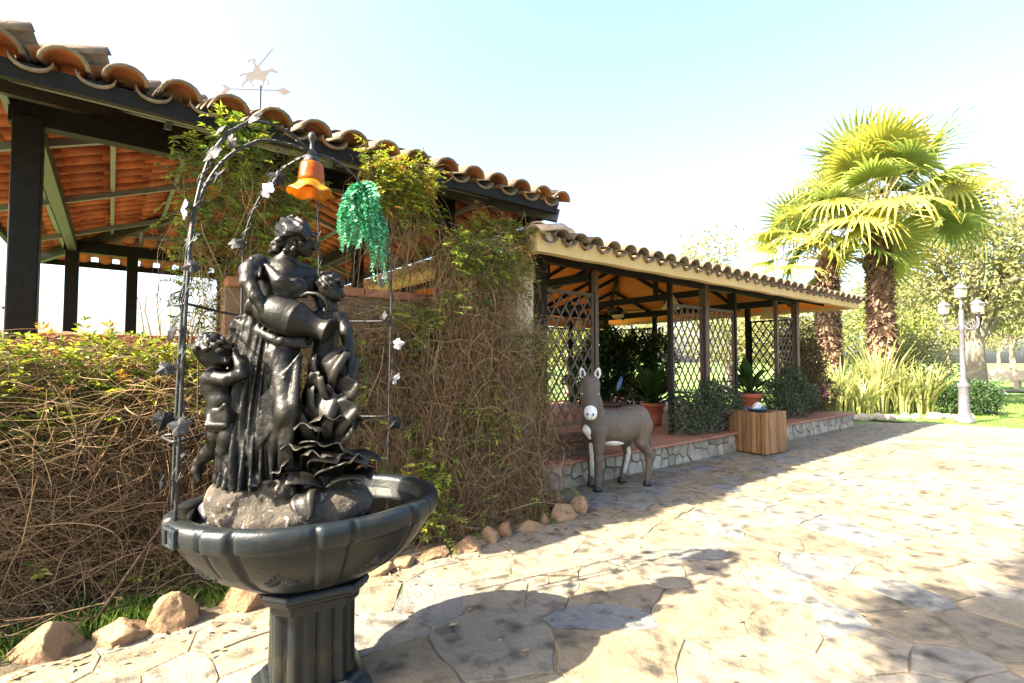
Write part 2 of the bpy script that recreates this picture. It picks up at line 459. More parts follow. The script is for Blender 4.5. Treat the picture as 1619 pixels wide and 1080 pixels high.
# ---- stones
def boulder_mesh(name, rx, ry, rz, seed, rough=.22, sub=3, flat=.25):
    bm = bmesh.new(); bmesh.ops.create_icosphere(bm, subdivisions=sub, radius=1)
    o = Vector((seed*3.1, seed*1.7, seed*.9))
    rng = random.Random(seed)
    planes = [(Vector((rng.uniform(-1,1), rng.uniform(-1,1), rng.uniform(-.2,1))).normalized(), rng.uniform(.48,.84)) for _ in range(10)]
    for v in bm.verts:
        p = v.co.copy()
        for n, d in planes:
            e = p.dot(n)-d
            if e > 0: p -= n*e*(.96 if rough > .15 else .6)
        p *= 1 + rough*.5*mnoise.noise(p*1.4+o) + rough*.25*mnoise.noise(p*3.6+o) + rough*.16*mnoise.noise(p*8+o) + rough*.10*mnoise.noise(p*19+o)
        v.co = Vector((p.x*rx, p.y*ry, (p.z + flat)*rz))
    me = bpy.data.meshes.new(name); bm.to_mesh(me); bm.free()
    me.polygons.foreach_set('use_smooth', [True]*len(me.polygons)); 
    return me

# the row edging the bed: x, y, half length, half depth, half height, turn, tilt
row = [(-.78,3.50,.16,.12,.09,.2),(-.52,3.47,.13,.10,.075,-.3),(-.215,3.44,.165,.12,.125,.5),(.07,3.42,.16,.12,.085,.15),(.335,3.40,.15,.12,.13,.35),
       (.66,3.41,.16,.13,.12,.4),(.98,3.38,.12,.10,.08,.0),(1.20,3.37,.12,.10,.07,.1),(1.45,3.37,.16,.10,.05,.1),(1.68,3.36,.13,.09,.045,.2),(1.92,3.36,.14,.09,.055,.1),
       (2.23,3.36,.16,.11,.075,.1),(2.47,3.39,.10,.11,.10,.4),(2.64,3.43,.10,.10,.095,.3),(2.88,3.40,.16,.09,.07,.15),(3.09,3.44,.085,.09,.08,0),
       (3.34,3.46,.18,.13,.125,.1),(3.56,3.50,.13,.13,.13,.3),(3.50,3.74,.13,.15,.145,.3)]
for i, (x, y, a, b, c, t) in enumerate(row):
    me = boulder_mesh('boulder', a*.95, b*.95, c*1.1, 11+i, .30, 4)
    o = put('boulder', me, None, M['boulder'], (x, y, .0)); o.rotation_euler = (0, random.uniform(-.15,.15), t-.2)
    tag(o, 'rounded ochre sandstone boulder in the row edging the vine bed', 'boulder', 'boulders edging the vine bed')

# ---- the tile-topped stone platform of the pavilion
PX0, PX1, PY0, PY1, PZ = 3.65, 13.2, 4.2, 11.0, .31
terrace = empty('terrace', (PX0, PY0, 0), 0)
tag(terrace, 'low terrace of pale rubble stone with a terracotta tile edge under the lattice pavilion', 'terrace')
def inP(o): o.location = Vector(o.location) - Vector((PX0, PY0, 0)); return o
MB().box((PX0+.02, PY0+.03, -.05), (PX1-.03, PY1, PZ-.045)).build('wall', M['mortar'], terrace, (-PX0, -PY0, 0))
MB().box((PX0+.02, PY0+.30, PZ-.044), (PX1-.03, PY1, PZ-.012)).build('floor', M['floortile'], terrace, (-PX0, -PY0, 0))
n = 32; L = (PX1-PX0)/n
tme = MB().box((.003, -.035, -.032), (L-.003, .30, 0)).mesh('coping_tile'); tme.materials.append(M['floortile'])
for i in range(n):
    o = put('coping_tile', tme, terrace, None, (i*L, 0, PZ-.001+random.uniform(-.002,.002))); bevel(o, .006, 2)
fme = MB().box((.004, .004, -.011), (.296, .296, 0)).mesh('floor_tile'); fme.materials.append(M['floortile'])
for j in range(2):
    for i in range(31):
        put('floor_tile', fme, terrace, None, (.03+i*.30, .305+j*.30, PZ-.001))
random.seed(5)
sd = []
for _ in range(2500):
    x = random.uniform(0, PX1-PX0); z = random.uniform(0, PZ-.05)
    if all((x-a)**2 + (z-b)**2 > .14**2 for a, b in sd): sd.append((x, z))
for c in voronoi(sd, (0.0, -.02, PX1-PX0, PZ-.048), .010, .5):
    P = rough_poly(c, .006, .06)
    if len(P) < 3 or area(P) < .002: continue
    (cx, cz), vs, fs = slab(P, .06, random.uniform(.0,.012), .008, .02)
    # stand the slab up: local (x, y, z) -> (x, -z, y)
    b = MB().add([(v[0], -v[2], v[1]) for v in vs], fs)
    b.build('rubble_stone', M['wallstone'], terrace, (cx, .022, cz))
# moss tufts along the wall foot are grass (below)

# ---- grass
def blades(name, n, fx, fy, z, hmin, hmax, parent=None, label=None, mt='grass', seed=1, keep=None):
    r = np.random.default_rng(seed)
    x = r.uniform(fx[0], fx[1], n); y = r.uniform(fy[0], fy[1], n)
    if keep is not None:
        k = keep(x, y, r); x = x[k]; y = y[k]; n = len(x)
    h = r.uniform(hmin, hmax, n); a = r.uniform(0, 2*np.pi, n); lean = r.uniform(.1,.7, n)*h; b = r.uniform(0, 2*np.pi, n)
    wd = h*.045+.0015
    base = np.stack([x, y, np.full(n, z)], 1)
    sx = np.stack([np.cos(a)*wd, np.sin(a)*wd, np.zeros(n)], 1)
    ln = np.stack([np.cos(b)*lean, np.sin(b)*lean, np.zeros(n)], 1)
    up = np.stack([np.zeros(n), np.zeros(n), h], 1)
    V = np.stack([base-sx, base+sx, base+up*.6+ln*.35+sx*.7, base+up*.6+ln*.35-sx*.7, base+up+ln], 1).reshape(-1,3)
    i = np.arange(n)[:,None]*5
    Q = i + np.array([[0,1,2,3]]); T = i + np.array([[3,2,4]])
    tn = r.uniform(0,1,n)
    me = np_mesh(name, V, [Q, T], True, np.concatenate([tn, np.clip(tn+.1,0,1)]))
    o = put(name, me, parent, M[mt]); tag(o, label, 'grass', kind='stuff')
    return o
def clumpy(s, th):
    def f(x, y, r):
        v = np.sin(x*2.7*s+1.3)*np.cos(y*3.9*s+.4)+np.sin(x*6.1*s+y*4.7*s)*.6
        return (v + r.uniform(-.7,.7,len(x))) > th
    return f
blades('bed_grass', 12000, (-2.2, .95), (3.42, 3.72), .015, .04, .12, None, 'bright short grass between the boulders and the dry vines', seed=3, keep=clumpy(1.2, -.2))
blades('bed_grass', 2600, (.95, 3.7), (3.46, 3.85), .015, .025, .07, None, 'sparse shaded grass at the foot of the vine column', seed=4, keep=clumpy(1.5, .5))
blades('joint_grass', 1600, (4.2, 7.0), (3.22, 3.34), -.01, .01, .03, None, 'moss and grass in the paving joint before the terrace', seed=6, keep=clumpy(2.5, .4))
blades('joint_grass', 1400, (4.0, 13.0), (4.05, 4.17), -.01, .02, .06, None, 'weeds at the foot of the rubble terrace wall', seed=8, keep=clumpy(.9, .7))
blades('lawn_grass', 60000, (15.4, 30), (-3, 11), -.01, .03, .075, None, 'mown lawn grass beyond the paving', seed=9)

# dry leaves blown on the paving and the bed
r = np.random.default_rng(12); n = 420
t_ = r.random(n); x = np.where(t_<.5, r.uniform(-.5,3.6,n), r.uniform(1.0,9,n)); y = np.where(t_<.5, 3.34-np.abs(r.normal(0,.16,n)), np.where(x>3.7, 4.1-np.abs(r.normal(0,.5,n)), r.uniform(.8,3.2,n)))
a = r.uniform(0,6.28,n); L = r.uniform(.012,.030,n); D3 = np.stack([np.cos(a),np.sin(a),r.uniform(-.1,.2,n)],1)*L[:,None]; S3 = np.stack([-np.sin(a),np.cos(a),r.uniform(-.3,.3,n)],1)*L[:,None]*.4
B = np.stack([x,y,np.full(n,.009)],1); V = np.stack([B-D3, B+S3+[0,0,.004], B+D3+[0,0,.003], B-S3+[0,0,.004]],1).reshape(-1,3); i = np.arange(n)[:,None]*4
tag(put('fallen_leaves', np_mesh('fallen_leaves', V, [np.concatenate([i+[[0,2,1]], i+[[0,3,2]]])], False, np.tile(r.random(n),2)), None, M['stem']), 'small dry leaves scattered on the paving', 'leaves', kind='stuff')
# ================================================================ roof tiles
def tile_mesh(name, wd=.25, ln=.40, hgt=.095, th=.014, seg=8, m=None, m2=None, pan=.06, dark_cover=False):
    """a cover tile over the joint of two pans; x across, y up the slope, z out"""
    vs = []; fs = []; mi = []
    def shell(x0, x1, h, zb, lift):
        n = seg+1; b0 = len(vs)
        for (y, zo, k) in ((0, lift, 1.0), (ln, 0.0, .90)):
            xc = (x0+x1)/2; hw = (x1-x0)/2*k
            for side in (0, 1):
                for i in range(n):
                    a = math.pi*i/seg; q = 1-(th/abs(h))*side*(1 if h > 0 else 0) if h > 0 else 1
                    x = xc-math.cos(a)*hw*(1-(th/hw)*side if h > 0 else 1); z = zb+h*math.sin(a)*k*(1-(th/h)*side if h > 0 else 1)-(th*side if h < 0 else 0)
                    vs.append((x, y, z+zo))
        for i in range(seg):
            fs.append((b0+i, b0+i+1, b0+2*n+i+1, b0+2*n+i)); mi.append(0)
            fs.append((b0+n+i+1, b0+n+i, b0+3*n+i, b0+3*n+i+1)); mi.append(1)
            fs.append((b0+i+1, b0+i, b0+n+i, b0+n+i+1)); mi.append(0)
            fs.append((b0+2*n+i, b0+2*n+i+1, b0+3*n+i+1, b0+3*n+i)); mi.append(0)
        fs.append((b0, b0+2*n, b0+3*n, b0+n)); mi.append(0); fs.append((b0+seg, b0+n+seg, b0+3*n+seg, b0+2*n+seg)); mi.append(0)
    shell(wd*.17, wd*.83, -pan, .03, .014)
    k0 = len(mi); shell(wd*.58, wd*1.42, hgt, .022, .022)
    if dark_cover: mi[k0:] = [0]*(len(mi)-k0)  # cover undersides coloured dark to stand in for shade in the gaps
    me = bpy.data.meshes.new(name); me.from_pydata(vs, [], fs)
    me.polygons.foreach_set('use_smooth', [True]*len(me.polygons)); me.update()
    if m:
        me.materials.append(m); me.materials.append(m2 or m); me.polygons.foreach_set('material_index', mi)
    return me

def hip_slopes(x0, x1, y0, y1, z0, s):
    """the four slopes of a hip roof: eave origin, eave dir, uphill dir(horizontal), eave length, run, hip flags"""
    w_, d_ = x1-x0, y1-y0; run = min(w_, d_)/2
    return [((x0,y0),(1,0),(0,1),w_,run), ((x1,y0),(0,1),(-1,0),d_,run), ((x1,y1),(-1,0),(0,-1),w_,run), ((x0,y1),(0,-1),(1,0),d_,run)]

def lay_tiles(parent, origin, slopes, z0, s, wd, expo, meshes, rows_max=None, name='roof_tile', which=(0,1,2,3), stuff=None):
    cosl = 1/math.sqrt(1+s*s)
    for si in which:
        (ox, oy), (ex, ey), (ux, uy), L, run = slopes[si]
        n = round(L/wd); wd2 = L/n
        rows = int(run/(expo*cosl))+1
        if rows_max and si in rows_max: rows = min(rows, rows_max[si])
        for r in range(rows):
            up = r*expo*cosl - .05
            for c in range(n):
                a = c*wd2
                lim = min(a+wd2*.5, L-a-wd2*.5)
                if up > lim - .02: continue
                p = Vector((ox+ex*a+ux*up, oy+ey*a+uy*up, z0+up*s + .02))
                X = Vector((ex, ey, 0)); Y = Vector((ux*cosl, uy*cosl, s*cosl)); Z = X.cross(Y)
                Mx = Matrix(((X.x, Y.x, Z.x, p.x-origin[0]), (X.y, Y.y, Z.y, p.y-origin[1]), (X.z, Y.z, Z.z, p.z-origin[2]), (0,0,0,1)))
                Mx = Mx @ Matrix.Rotation(random.uniform(-.02,.02), 4, 'Z') @ Matrix.Translation((0, random.uniform(-.012,.012), random.uniform(0,.006))) @ Matrix.Scale(wd2/wd, 4, (1,0,0))
                me = meshes[0] if r == 0 else meshes[1]
                if stuff is not None and not (si == 0 and r < 3):
                    stuff.add([Mx @ v.co for v in me.vertices], [tuple(f.vertices) for f in me.polygons], True)
                else:
                    o = put(name, me, parent); o.matrix_local = Mx

# ================================================================ the tiled gazebo on the left
GX0, GX1, GY0, GY1 = -.48, 2.83, 4.75, 9.83          # post lines
EX0, EX1, EY0, EY1 = -1.08, 3.64, 3.81, 10.76          # eave lines
EZ, GS = 3.075, .36                                    # eave height at the tile bed, roof slope
gz = empty('gazebo', (GX0, GY0, 0), 0, 'open gazebo with black steel posts and a hipped terracotta tile roof', 'gazebo')
GO = Vector((GX0, GY0, 0))
def gput(b, name, m): return b.build(name, m, gz, tuple(-GO))
# posts
for (x, y, wd) in ((GX0,GY0,.155),(GX0,GY1,.155),(GX1,GY0,.155),(GX1,GY1,.155),(.23,GY1+.02,.14),(1.46,GY1,.14),(GX1,7.25,.14)):
    bevel(gput(MB().box((x-wd/2, y-wd/2, 0), (x+wd/2, y+wd/2, 3.12)), 'post', M['blacksteel']), .008, 2)
# wall plates
for a, b in (((GX0-.1,GY0),(GX1+.1,GY0)),((GX0-.1,GY1),(GX1+.1,GY1))):
    gput(MB().box((a[0], a[1]-.055, 3.07), (b[0], b[1]+.055, 3.24)), 'wall_plate', M['blacksteel'])
gput(MB().box((GX0-.05, GY0+.06, 3.08), (GX0+.05, GY1-.06, 3.23)), 'wall_plate', M['greenbeam'])
gput(MB().box((GX1-.05, GY0+.06, 3.08), (GX1+.05, GY1-.06, 3.23)), 'wall_plate', M['blacksteel'])
# fascia along the four eaves
for a, b in (((EX0,EY0),(EX1,EY0)),((EX1,EY0),(EX1,EY1)),((EX1,EY1),(EX0,EY1)),((EX0,EY1),(EX0,EY0))):
    av = Vector((*a, EZ-.035)); bv = Vector((*b, EZ-.035))
    d = (bv-av).normalized()*.04
    gput(MB().bar(av+d, bv-d, .05, .10), 'fascia', M['blacksteel'])
run = (EX1-EX0)/2
RZ = EZ+GS*run                                        # ridge height
ya, yb = EY0+run, EY1-run; xm = (EX0+EX1)/2
# hip and ridge beams, below the tile bed
for a, b in (((EX0,EY0),(xm,ya)),((EX1,EY0),(xm,ya)),((EX0,EY1),(xm,yb)),((EX1,EY1),(xm,yb))):
    gput(MB().bar((*a, EZ-.10), (*b, RZ-.10), .07, .13), 'hip_beam', M['greenbeam'])
gput(MB().bar((xm, ya-.05, RZ-.10), (xm, yb+.05, RZ-.10), .07, .13), 'ridge_beam', M['greenbeam'])
def roofz(x, y): return EZ + GS*min(x-EX0, EX1-x, y-EY0, EY1-y)
# ring purlins of grey steel on all four slopes and a few rafters
for t in (.49, 1.05, 1.64):
    z = EZ+GS*t-.055
    c = [(EX0+t,EY0+t,z),(EX1-t,EY0+t,z),(EX1-t,EY1-t,z),(EX0+t,EY1-t,z)]
    for i in range(4): gput(MB().bar(c[i], c[(i+1)%4], .040, .045), 'purlin', M['greysteel'])
for y in (EY0+1.65, (EY0+EY1)/2, EY1-1.65):
    for xe in (EX0, EX1):
        t = min(run, y-EY0, EY1-y); xi = xe+(t if xe == EX0 else -t)
        gput(MB().bar((xe, y, EZ-.105), (xi, y, EZ+GS*t-.105), .05, .055), 'rafter', M['greysteel'])
for ye in (EY0, EY1):
    for x in (EX0+.75, EX0+1.4, xm+.35, EX1-.9):
        t = min(run, x-EX0, EX1-x); yi = ye+(t if ye == EY0 else -t)
        ys = ye+(.98 if ye == EY0 else -.98)
        if t > 1.1: gput(MB().bar((x, ys, EZ+GS*.98-.105), (x, yi, EZ+GS*t-.105), .04, .05), 'rafter', M['greysteel'])
random.seed(3)
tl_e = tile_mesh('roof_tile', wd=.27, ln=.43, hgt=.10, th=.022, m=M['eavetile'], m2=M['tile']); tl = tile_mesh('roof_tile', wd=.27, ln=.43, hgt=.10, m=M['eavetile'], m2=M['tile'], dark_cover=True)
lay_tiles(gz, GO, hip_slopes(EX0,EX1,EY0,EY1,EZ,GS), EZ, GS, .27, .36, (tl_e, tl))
# hip and ridge caps
cap = MB()
def cap_line(a, b, r=.11, step=.36):
    a = Vector(a); b = Vector(b); n = max(1, int((b-a).length/step)); d = (b-a).normalized(); s = d.cross(Vector((0,0,1))).normalized(); u = s.cross(d)
    for i in range(n):
        p = a + (b-a)*i/n; q = a+(b-a)*(i+1.12)/n
        vs = []; 
        for (c, rr, lift) in ((p, r*1.06, .018), (q, r*.92, 0)):
            for k in range(9):
                t = math.pi*k/8; vs.append(c + s*math.cos(t)*rr + u*(math.sin(t)*rr*.75+lift))
        m_ = MB().add(vs + [v - u*.014 for v in vs], [(k, k+1, 10+k, 9+k) for k in range(8)] + [(18+k+1, 18+k, 27+k, 28+k) for k in range(8)] + [(k+1, k, 18+k, 19+k) for k in range(8)], True)
        gput(m_, 'hip_cap_tile', M['eavetile'])
for a, b in (((EX0,EY0),(xm,ya)),((EX1,EY0),(xm,ya)),((EX0,EY1),(xm,yb)),((EX1,EY1),(xm,yb))):
    cap_line((*a, EZ+.06), (*b, RZ+.07))
cap_line((xm, ya, RZ+.07), (xm, yb, RZ+.07))

# ---- garden wall below the gazebo and across to the pavilion
gw = empty('garden_wall', (-3, 4.15, 0), 0, 'low stucco garden wall with terracotta brick coping under the gazebo posts', 'wall')
WO = Vector((-3, 4.15, 0))
def wput(b, name, m): return b.build(name, m, gw, tuple(-WO))
wput(MB().box((-3.0, 4.36, 0), (.62, 4.58, 1.36)), 'wall', M['stucco'])
wput(MB().box((.62, 4.02, 0), (3.12, 4.24, 1.98)), 'wall', M['stucco'])
def bricks(x0, x1, y0, y1, z, h, L=.25):
    n = max(1, round((x1-x0)/L)); L = (x1-x0)/n
    for i in range(n):
        o = wput(MB().box((x0+i*L+.004, y0, z), (x0+(i+1)*L-.004, y1, z+h)), 'brick', M['brick']); bevel(o, .005)
bricks(-3.0, .62, 4.33, 4.61, 1.362, .07)
bricks(.62, 3.12, 3.99, 4.27, 1.982, .07)
# the stepped side wall running back inside the gazebo
wput(MB().box((-.36, 5.2, 0), (1.9, 5.34, 1.60)), 'wall', M['stucco'])
bricks(-.38, 1.9, 5.17, 5.37, 1.602, .07)
o = wput(MB().box((-.47, 5.16, 1.30), (-.385, 5.38, 1.672)), 'brick', M['brick']); bevel(o, .005)

# ================================================================ weather vane on the gazebo ridge
wv = empty('weather_vane', (xm+.12, ya+.72, RZ+.05), 0, 'rusty weather vane with horse and lance rider on the gazebo ridge', 'weather vane')
MB().tube([(0,0,-.1),(0,0,.97)], .013, 8).build('pole', M['iron'], wv)
# the vane turns side-on to the view direction
vane = Matrix.Rotation(math.atan2(RGT.y, RGT.x), 4, 'Z')
sc = .0082                                             # metres per drawing unit
def poly2(pts, ox, oz): return [((x-ox)*sc, (oz-z)*sc) for x, z in pts]
OX, OZ, HZ = 402, 139, .92
def vput(name, pts, th=.006):
    P = [(x, z+HZ) for x, z in poly2(pts, OX, OZ)]
    return MB().prism(P, -th/2, th/2, vane).build(name, M['rust'], wv)
vput('arrow_shaft', [(355,137.5),(429,140),(429,141.3),(355,138.8)], .010)
vput('arrow_tail', [(341,131),(349,132),(357,138),(349,144),(341,145),(347,138)])
vput('arrow_head', [(426,141),(437,136),(449,143),(438,148.5)])
vput('horse', [(379,113),(373,114),(369,117),(371,119),(375,116),(379,117),(379.5,121),(378,125),(374,129),(372.5,136),(374,137),(376,130.5),(381,126),(386,124.5),(384.5,128),(389,132),(390.5,135.5),
               (392,135),(390,130.5),(387.5,128),(391,123.5),(399,123.5),(403.5,125.5),(405.5,128),(404,137),(405.4,137),(407.4,127),(409.5,124),(412,126),(413.5,129),(412.3,132),(413.8,132.3),(415.5,128.5),(413,124),
               (411,122.5),(410.5,118),(413.5,113),(417,111),(422,112.5),(427,113),(429,111.5),(425,109),(420,106),(419.3,104.5),(418,106),(414,107.5),(409,109),(403,109.8),(396,110.5),(388,111.5)])
vput('rider', [(389.5,111),(392,104),(391,100.5),(389.5,97),(390,94.5),(387.5,93.5),(384.5,93.4),(382.8,96.5),(381.2,97),(382.2,93),(385.5,91.6),(390,91.2),(393,90.4),(393.6,93.5),(392.6,96),(394,99),(397,101.5),(400,104),(402,108),(402.5,110)])
vput('lance', [(396.6,102.4),(419.2,74.8),(420,75.6),(397.8,103.2)], .009)
for k in range(4):
    a = k*math.pi/2 + .3
    MB().tube([(0,0,.58),(math.cos(a)*.27,math.sin(a)*.27,.58)], .006, 6).build('compass_arm', M['iron'], wv)
nm = MB(); q = Matrix.Translation((RGT.x*.21, RGT.y*.21, .65)) @ vane
for P in ([(-.04,-.05),(-.025,-.05),(-.025,.05),(-.04,.05)], [(.025,-.05),(.04,-.05),(.04,.05),(.025,.05)], [(-.04,.05),(-.022,.05),(.04,-.05),(.022,-.05)]):
    nm.prism(P, -.004-.001*len(nm.f)/6, .004+.001*len(nm.f)/6, q)
o = nm.build('compass_letter', M['iron'], wv); o['label'] = 'letter N of the compass'
# ================================================================ the lattice pavilion
QX = [4.2, 5.2, 6.94, 7.94, 8.94, 10.6, 11.5]          # front post line
QY0, QY1 = 4.72, 10.0
CX0, CX1, CY0, CY1 = 3.34, 12.40, 3.80, 10.85          # eaves
CZ, PS = 2.68, .29
pv = empty('pavilion', (QX[0], QY0, 0), 0, 'long pavilion with brown lattice screens, cream eaves and orange ceiling', 'pavilion')
PO = Vector((QX[0], QY0, 0))
def pput(b, name, m, kind=None): return b.build(name, m, pv, tuple(-PO), kind)
def post(x, y, wd=.075, m='blacksteel', top=2.80): return bevel(pput(MB().box((x-wd/2, y-wd/2, PZ), (x+wd/2, y+wd/2, top)), 'post', M[m]), .005)
for i, x in enumerate(QX): post(x, QY0, .12 if i in (0, 3, 6) else .07, 'blacksteel' if i in (0,2,4) else 'brownsteel')
SIDE = [5.75, 6.9, 8.3, QY1]
for y in SIDE: post(QX[-1], y, .10)
for x in (4.2, 5.6, 7.1, 8.6, 10.0): post(x, QY1, .10)
for y in (6.4, 8.3): post(QX[0], y, .10)
# plates
for a, b in (((4.1,QY0),(11.6,QY0)),((4.1,QY1),(11.6,QY1))):
    pput(MB().box((a[0], a[1]-.055, 2.70), (b[0], b[1]+.055, 2.83)), 'wall_plate', M['blacksteel'])
for x in (4.2, 11.5):
    pput(MB().box((x-.05, QY0+.06, 2.71), (x+.05, QY1-.06, 2.82)), 'wall_plate', M['blacksteel'])
# tie beams with king struts
prun = (CY1-CY0)/2; pym = (CY0+CY1)/2; PR = CZ+PS*prun
for x in (5.2, 7.94, 10.6):
    pput(MB().box((x-.045, QY0+.07, 2.58), (x+.045, QY1-.07, 2.69)), 'tie_beam', M['blacksteel'])
    for y in (5.7, pym, 9.0):
        z = CZ+PS*min(y-CY0, CY1-y)-.12
        pput(MB().box((x-.035, y-.035, 2.692), (x+.035, y+.035, z)), 'strut', M['blacksteel'])
def prz(x, y): return CZ+PS*min(x-CX0, CX1-x, y-CY0, CY1-y)
# ceiling boards: four planes under the tiles, real thickness
def slope_panel(poly, th=.03, name='ceiling_panel'):
    vs = [Vector((x, y, prz(x, y)-.035)) for x, y in poly]; n = len(vs)
    v2 = [v-Vector((0,0,th)) for v in vs]
    pput(MB().add(vs+v2, [tuple(range(n)), tuple(range(2*n-1,n-1,-1))]+[(i+n,(i+1)%n+n,(i+1)%n,i) for i in range(n)]), name, M['ochre'])
e = .006
slope_panel([(CX0+.08+e,CY0+.08),(CX1-.08-e,CY0+.08),(CX1-prun-e,pym-e),(CX0+prun+e,pym-e)])
slope_panel([(CX1-.08,CY0+.08+e),(CX1-.08,CY1-.08-e),(CX1-prun,pym)])
slope_panel([(CX1-.08-e,CY1-.08),(CX0+.08+e,CY1-.08),(CX0+prun+e,pym+e),(CX1-prun-e,pym+e)])
slope_panel([(CX0+.08,CY1-.08-e),(CX0+.08,CY0+.08+e),(CX0+prun,pym)])
# rafters and hip beams under the ceiling
def raf(x0, y0, x1, y1, wd=.045, hg=.075, nm='rafter'):
    pput(MB().bar((x0,y0,prz(x0,y0)-.115), (x1,y1,prz(x1,y1)-.115), wd, hg), nm, M['blacksteel'])
for x in np.linspace(CX0+prun, CX1-prun, 4):
    raf(x, CY0+.5, x, pym-.02); raf(x, CY1-.5, x, pym+.02)
for k in (1, 2, 3, 4):
    x = CX0+prun*k/5+.2; raf(x, CY0+.5, x, CY0+min(prun, x-CX0)); raf(x, CY1-.5, x, CY1-min(prun, x-CX0))
    x = CX1-prun*k/5-.2; raf(x, CY0+.5, x, CY0+min(prun, CX1-x)); raf(x, CY1-.5, x, CY1-min(prun, CX1-x))
for k in range(1, 6):
    y = CY0+(CY1-CY0)*k/6; t = min(prun, y-CY0, CY1-y)
    raf(CX0+.5, y, CX0+t, y); raf(CX1-.5, y, CX1-t, y)
for (x0, y0, x1) in ((CX0+.5,CY0+.5,CX0+prun),(CX1-.5,CY0+.5,CX1-prun),(CX0+.5,CY1-.5,CX0+prun),(CX1-.5,CY1-.5,CX1-prun)):
    pput(MB().bar((x0,y0,prz(x0,y0)-.14),(x1,pym,PR-.14), .06, .10), 'hip_beam', M['blacksteel'])
pput(MB().bar((CX0+prun,pym,PR-.15),(CX1-prun,pym,PR-.15), .06, .10), 'ridge_beam', M['blacksteel'])
# yellow valance boards behind the rear plate
pput(MB().box((4.1, QY1+.08, 2.42), (11.6, QY1+.11, 2.69)), 'valance', M['ochre'])
# cream cornice with a mortar edge that follows the tiles
TW = .277
def cornice(x0, y0, x1, y1):
    a = Vector((x0,y0,0)); b = Vector((x1,y1,0)); d = (b-a).normalized(); L = (b-a).length; nrm = Vector((d.y,-d.x,0))
    n = round(L/TW); seg = 10; pts = []
    for i in range(n*seg+1):
        t = i/seg; f = t-math.floor(t)
        g = abs(f if f < .5 else 1-f); z = CZ-.012 + (.085*math.sqrt(max(0,1-(g/.40)**2)) if g < .40 else -.012)
        pts.append((L*i/(n*seg), z))
    vs = []
    for off in (0, .10):
        for s_, z in pts: vs.append(a+d*s_-nrm*off+Vector((0,0,z)))
        for s_, z in pts: vs.append(a+d*s_-nrm*off+Vector((0,0,CZ-.115+.004*math.sin(s_*7))))
    m_ = len(pts); fs = []
    for i in range(m_-1):
        fs += [(m_+i, m_+i+1, i+1, i), (2*m_+i, 2*m_+i+1, 3*m_+i+1, 3*m_+i), (i, i+1, 2*m_+i+1, 2*m_+i), (3*m_+i, 3*m_+i+1, m_+i+1, m_+i)]
    fs += [(0, 2*m_, 3*m_, m_), (m_-1, 2*m_-1, 4*m_-1, 3*m_-1)]
    pput(MB().add(vs, fs), 'cornice', M['cream'])
cornice(CX0, CY0, CX1, CY0); cornice(CX1-.0, CY0+.101, CX1, CY1); cornice(CX1, CY1, CX0, CY1); cornice(CX0, CY1-.101, CX0, CY0+.101)
# roof tiles: the front courses one by one, the rest of the roof joined
pt_e = tile_mesh('roof_tile', wd=TW, hgt=.09, m=M['eavetile']); pt = tile_mesh('roof_tile', wd=TW, hgt=.09, m=M['paletile'])
roof_rest = MB()
random.seed(4)
lay_tiles(pv, PO, hip_slopes(CX0,CX1,CY0,CY1,CZ,PS), CZ, PS, TW, .34, (pt_e, pt), stuff=roof_rest)
roof_rest.build('roof_tiles', M['paletile'], pv, kind='stuff')
def pcap(a, b, r=.115, step=.38):
    a = Vector(a); b = Vector(b); n = max(1, int((b-a).length/step)); d = (b-a).normalized(); s = d.cross(Vector((0,0,1))).normalized(); u = s.cross(d)
    for i in range(n):
        p = a+(b-a)*i/n; q = a+(b-a)*(i+1.12)/n; vs = []
        for (c, rr, lift) in ((p, r*1.06, .018), (q, r*.92, 0)):
            for k in range(9):
                t = math.pi*k/8; vs.append(c+s*math.cos(t)*rr+u*(math.sin(t)*rr*.8+lift))
        pput(MB().add(vs+[v-u*.014 for v in vs], [(k,k+1,10+k,9+k) for k in range(8)]+[(18+k+1,18+k,27+k,28+k) for k in range(8)]+[(k+1,k,18+k,19+k) for k in range(8)], True), 'hip_cap_tile', M['paletile'])
for (x, y, x2) in ((CX0,CY0,CX0+prun),(CX1,CY0,CX1-prun),(CX0,CY1,CX0+prun),(CX1,CY1,CX1-prun)):
    pcap((x,y,CZ+.07),(x2,pym,PR+.08))
pcap((CX0+prun,pym,PR+.08),(CX1-prun,pym,PR+.08))
# rounded mortar stop on the near corner
me = boulder_mesh('corner_stop', .17, .16, .14, 77, .08, 3, .2)
o = put('corner_stop', me, pv, M['pillar'], Vector((CX0+.12, CY0+.12, CZ+.02))-PO)
# rendered pillar at the near corner
pput(MB().box((3.42, 4.40, 0), (3.80, 4.72, 2.575)), 'pillar', M['pillar'])

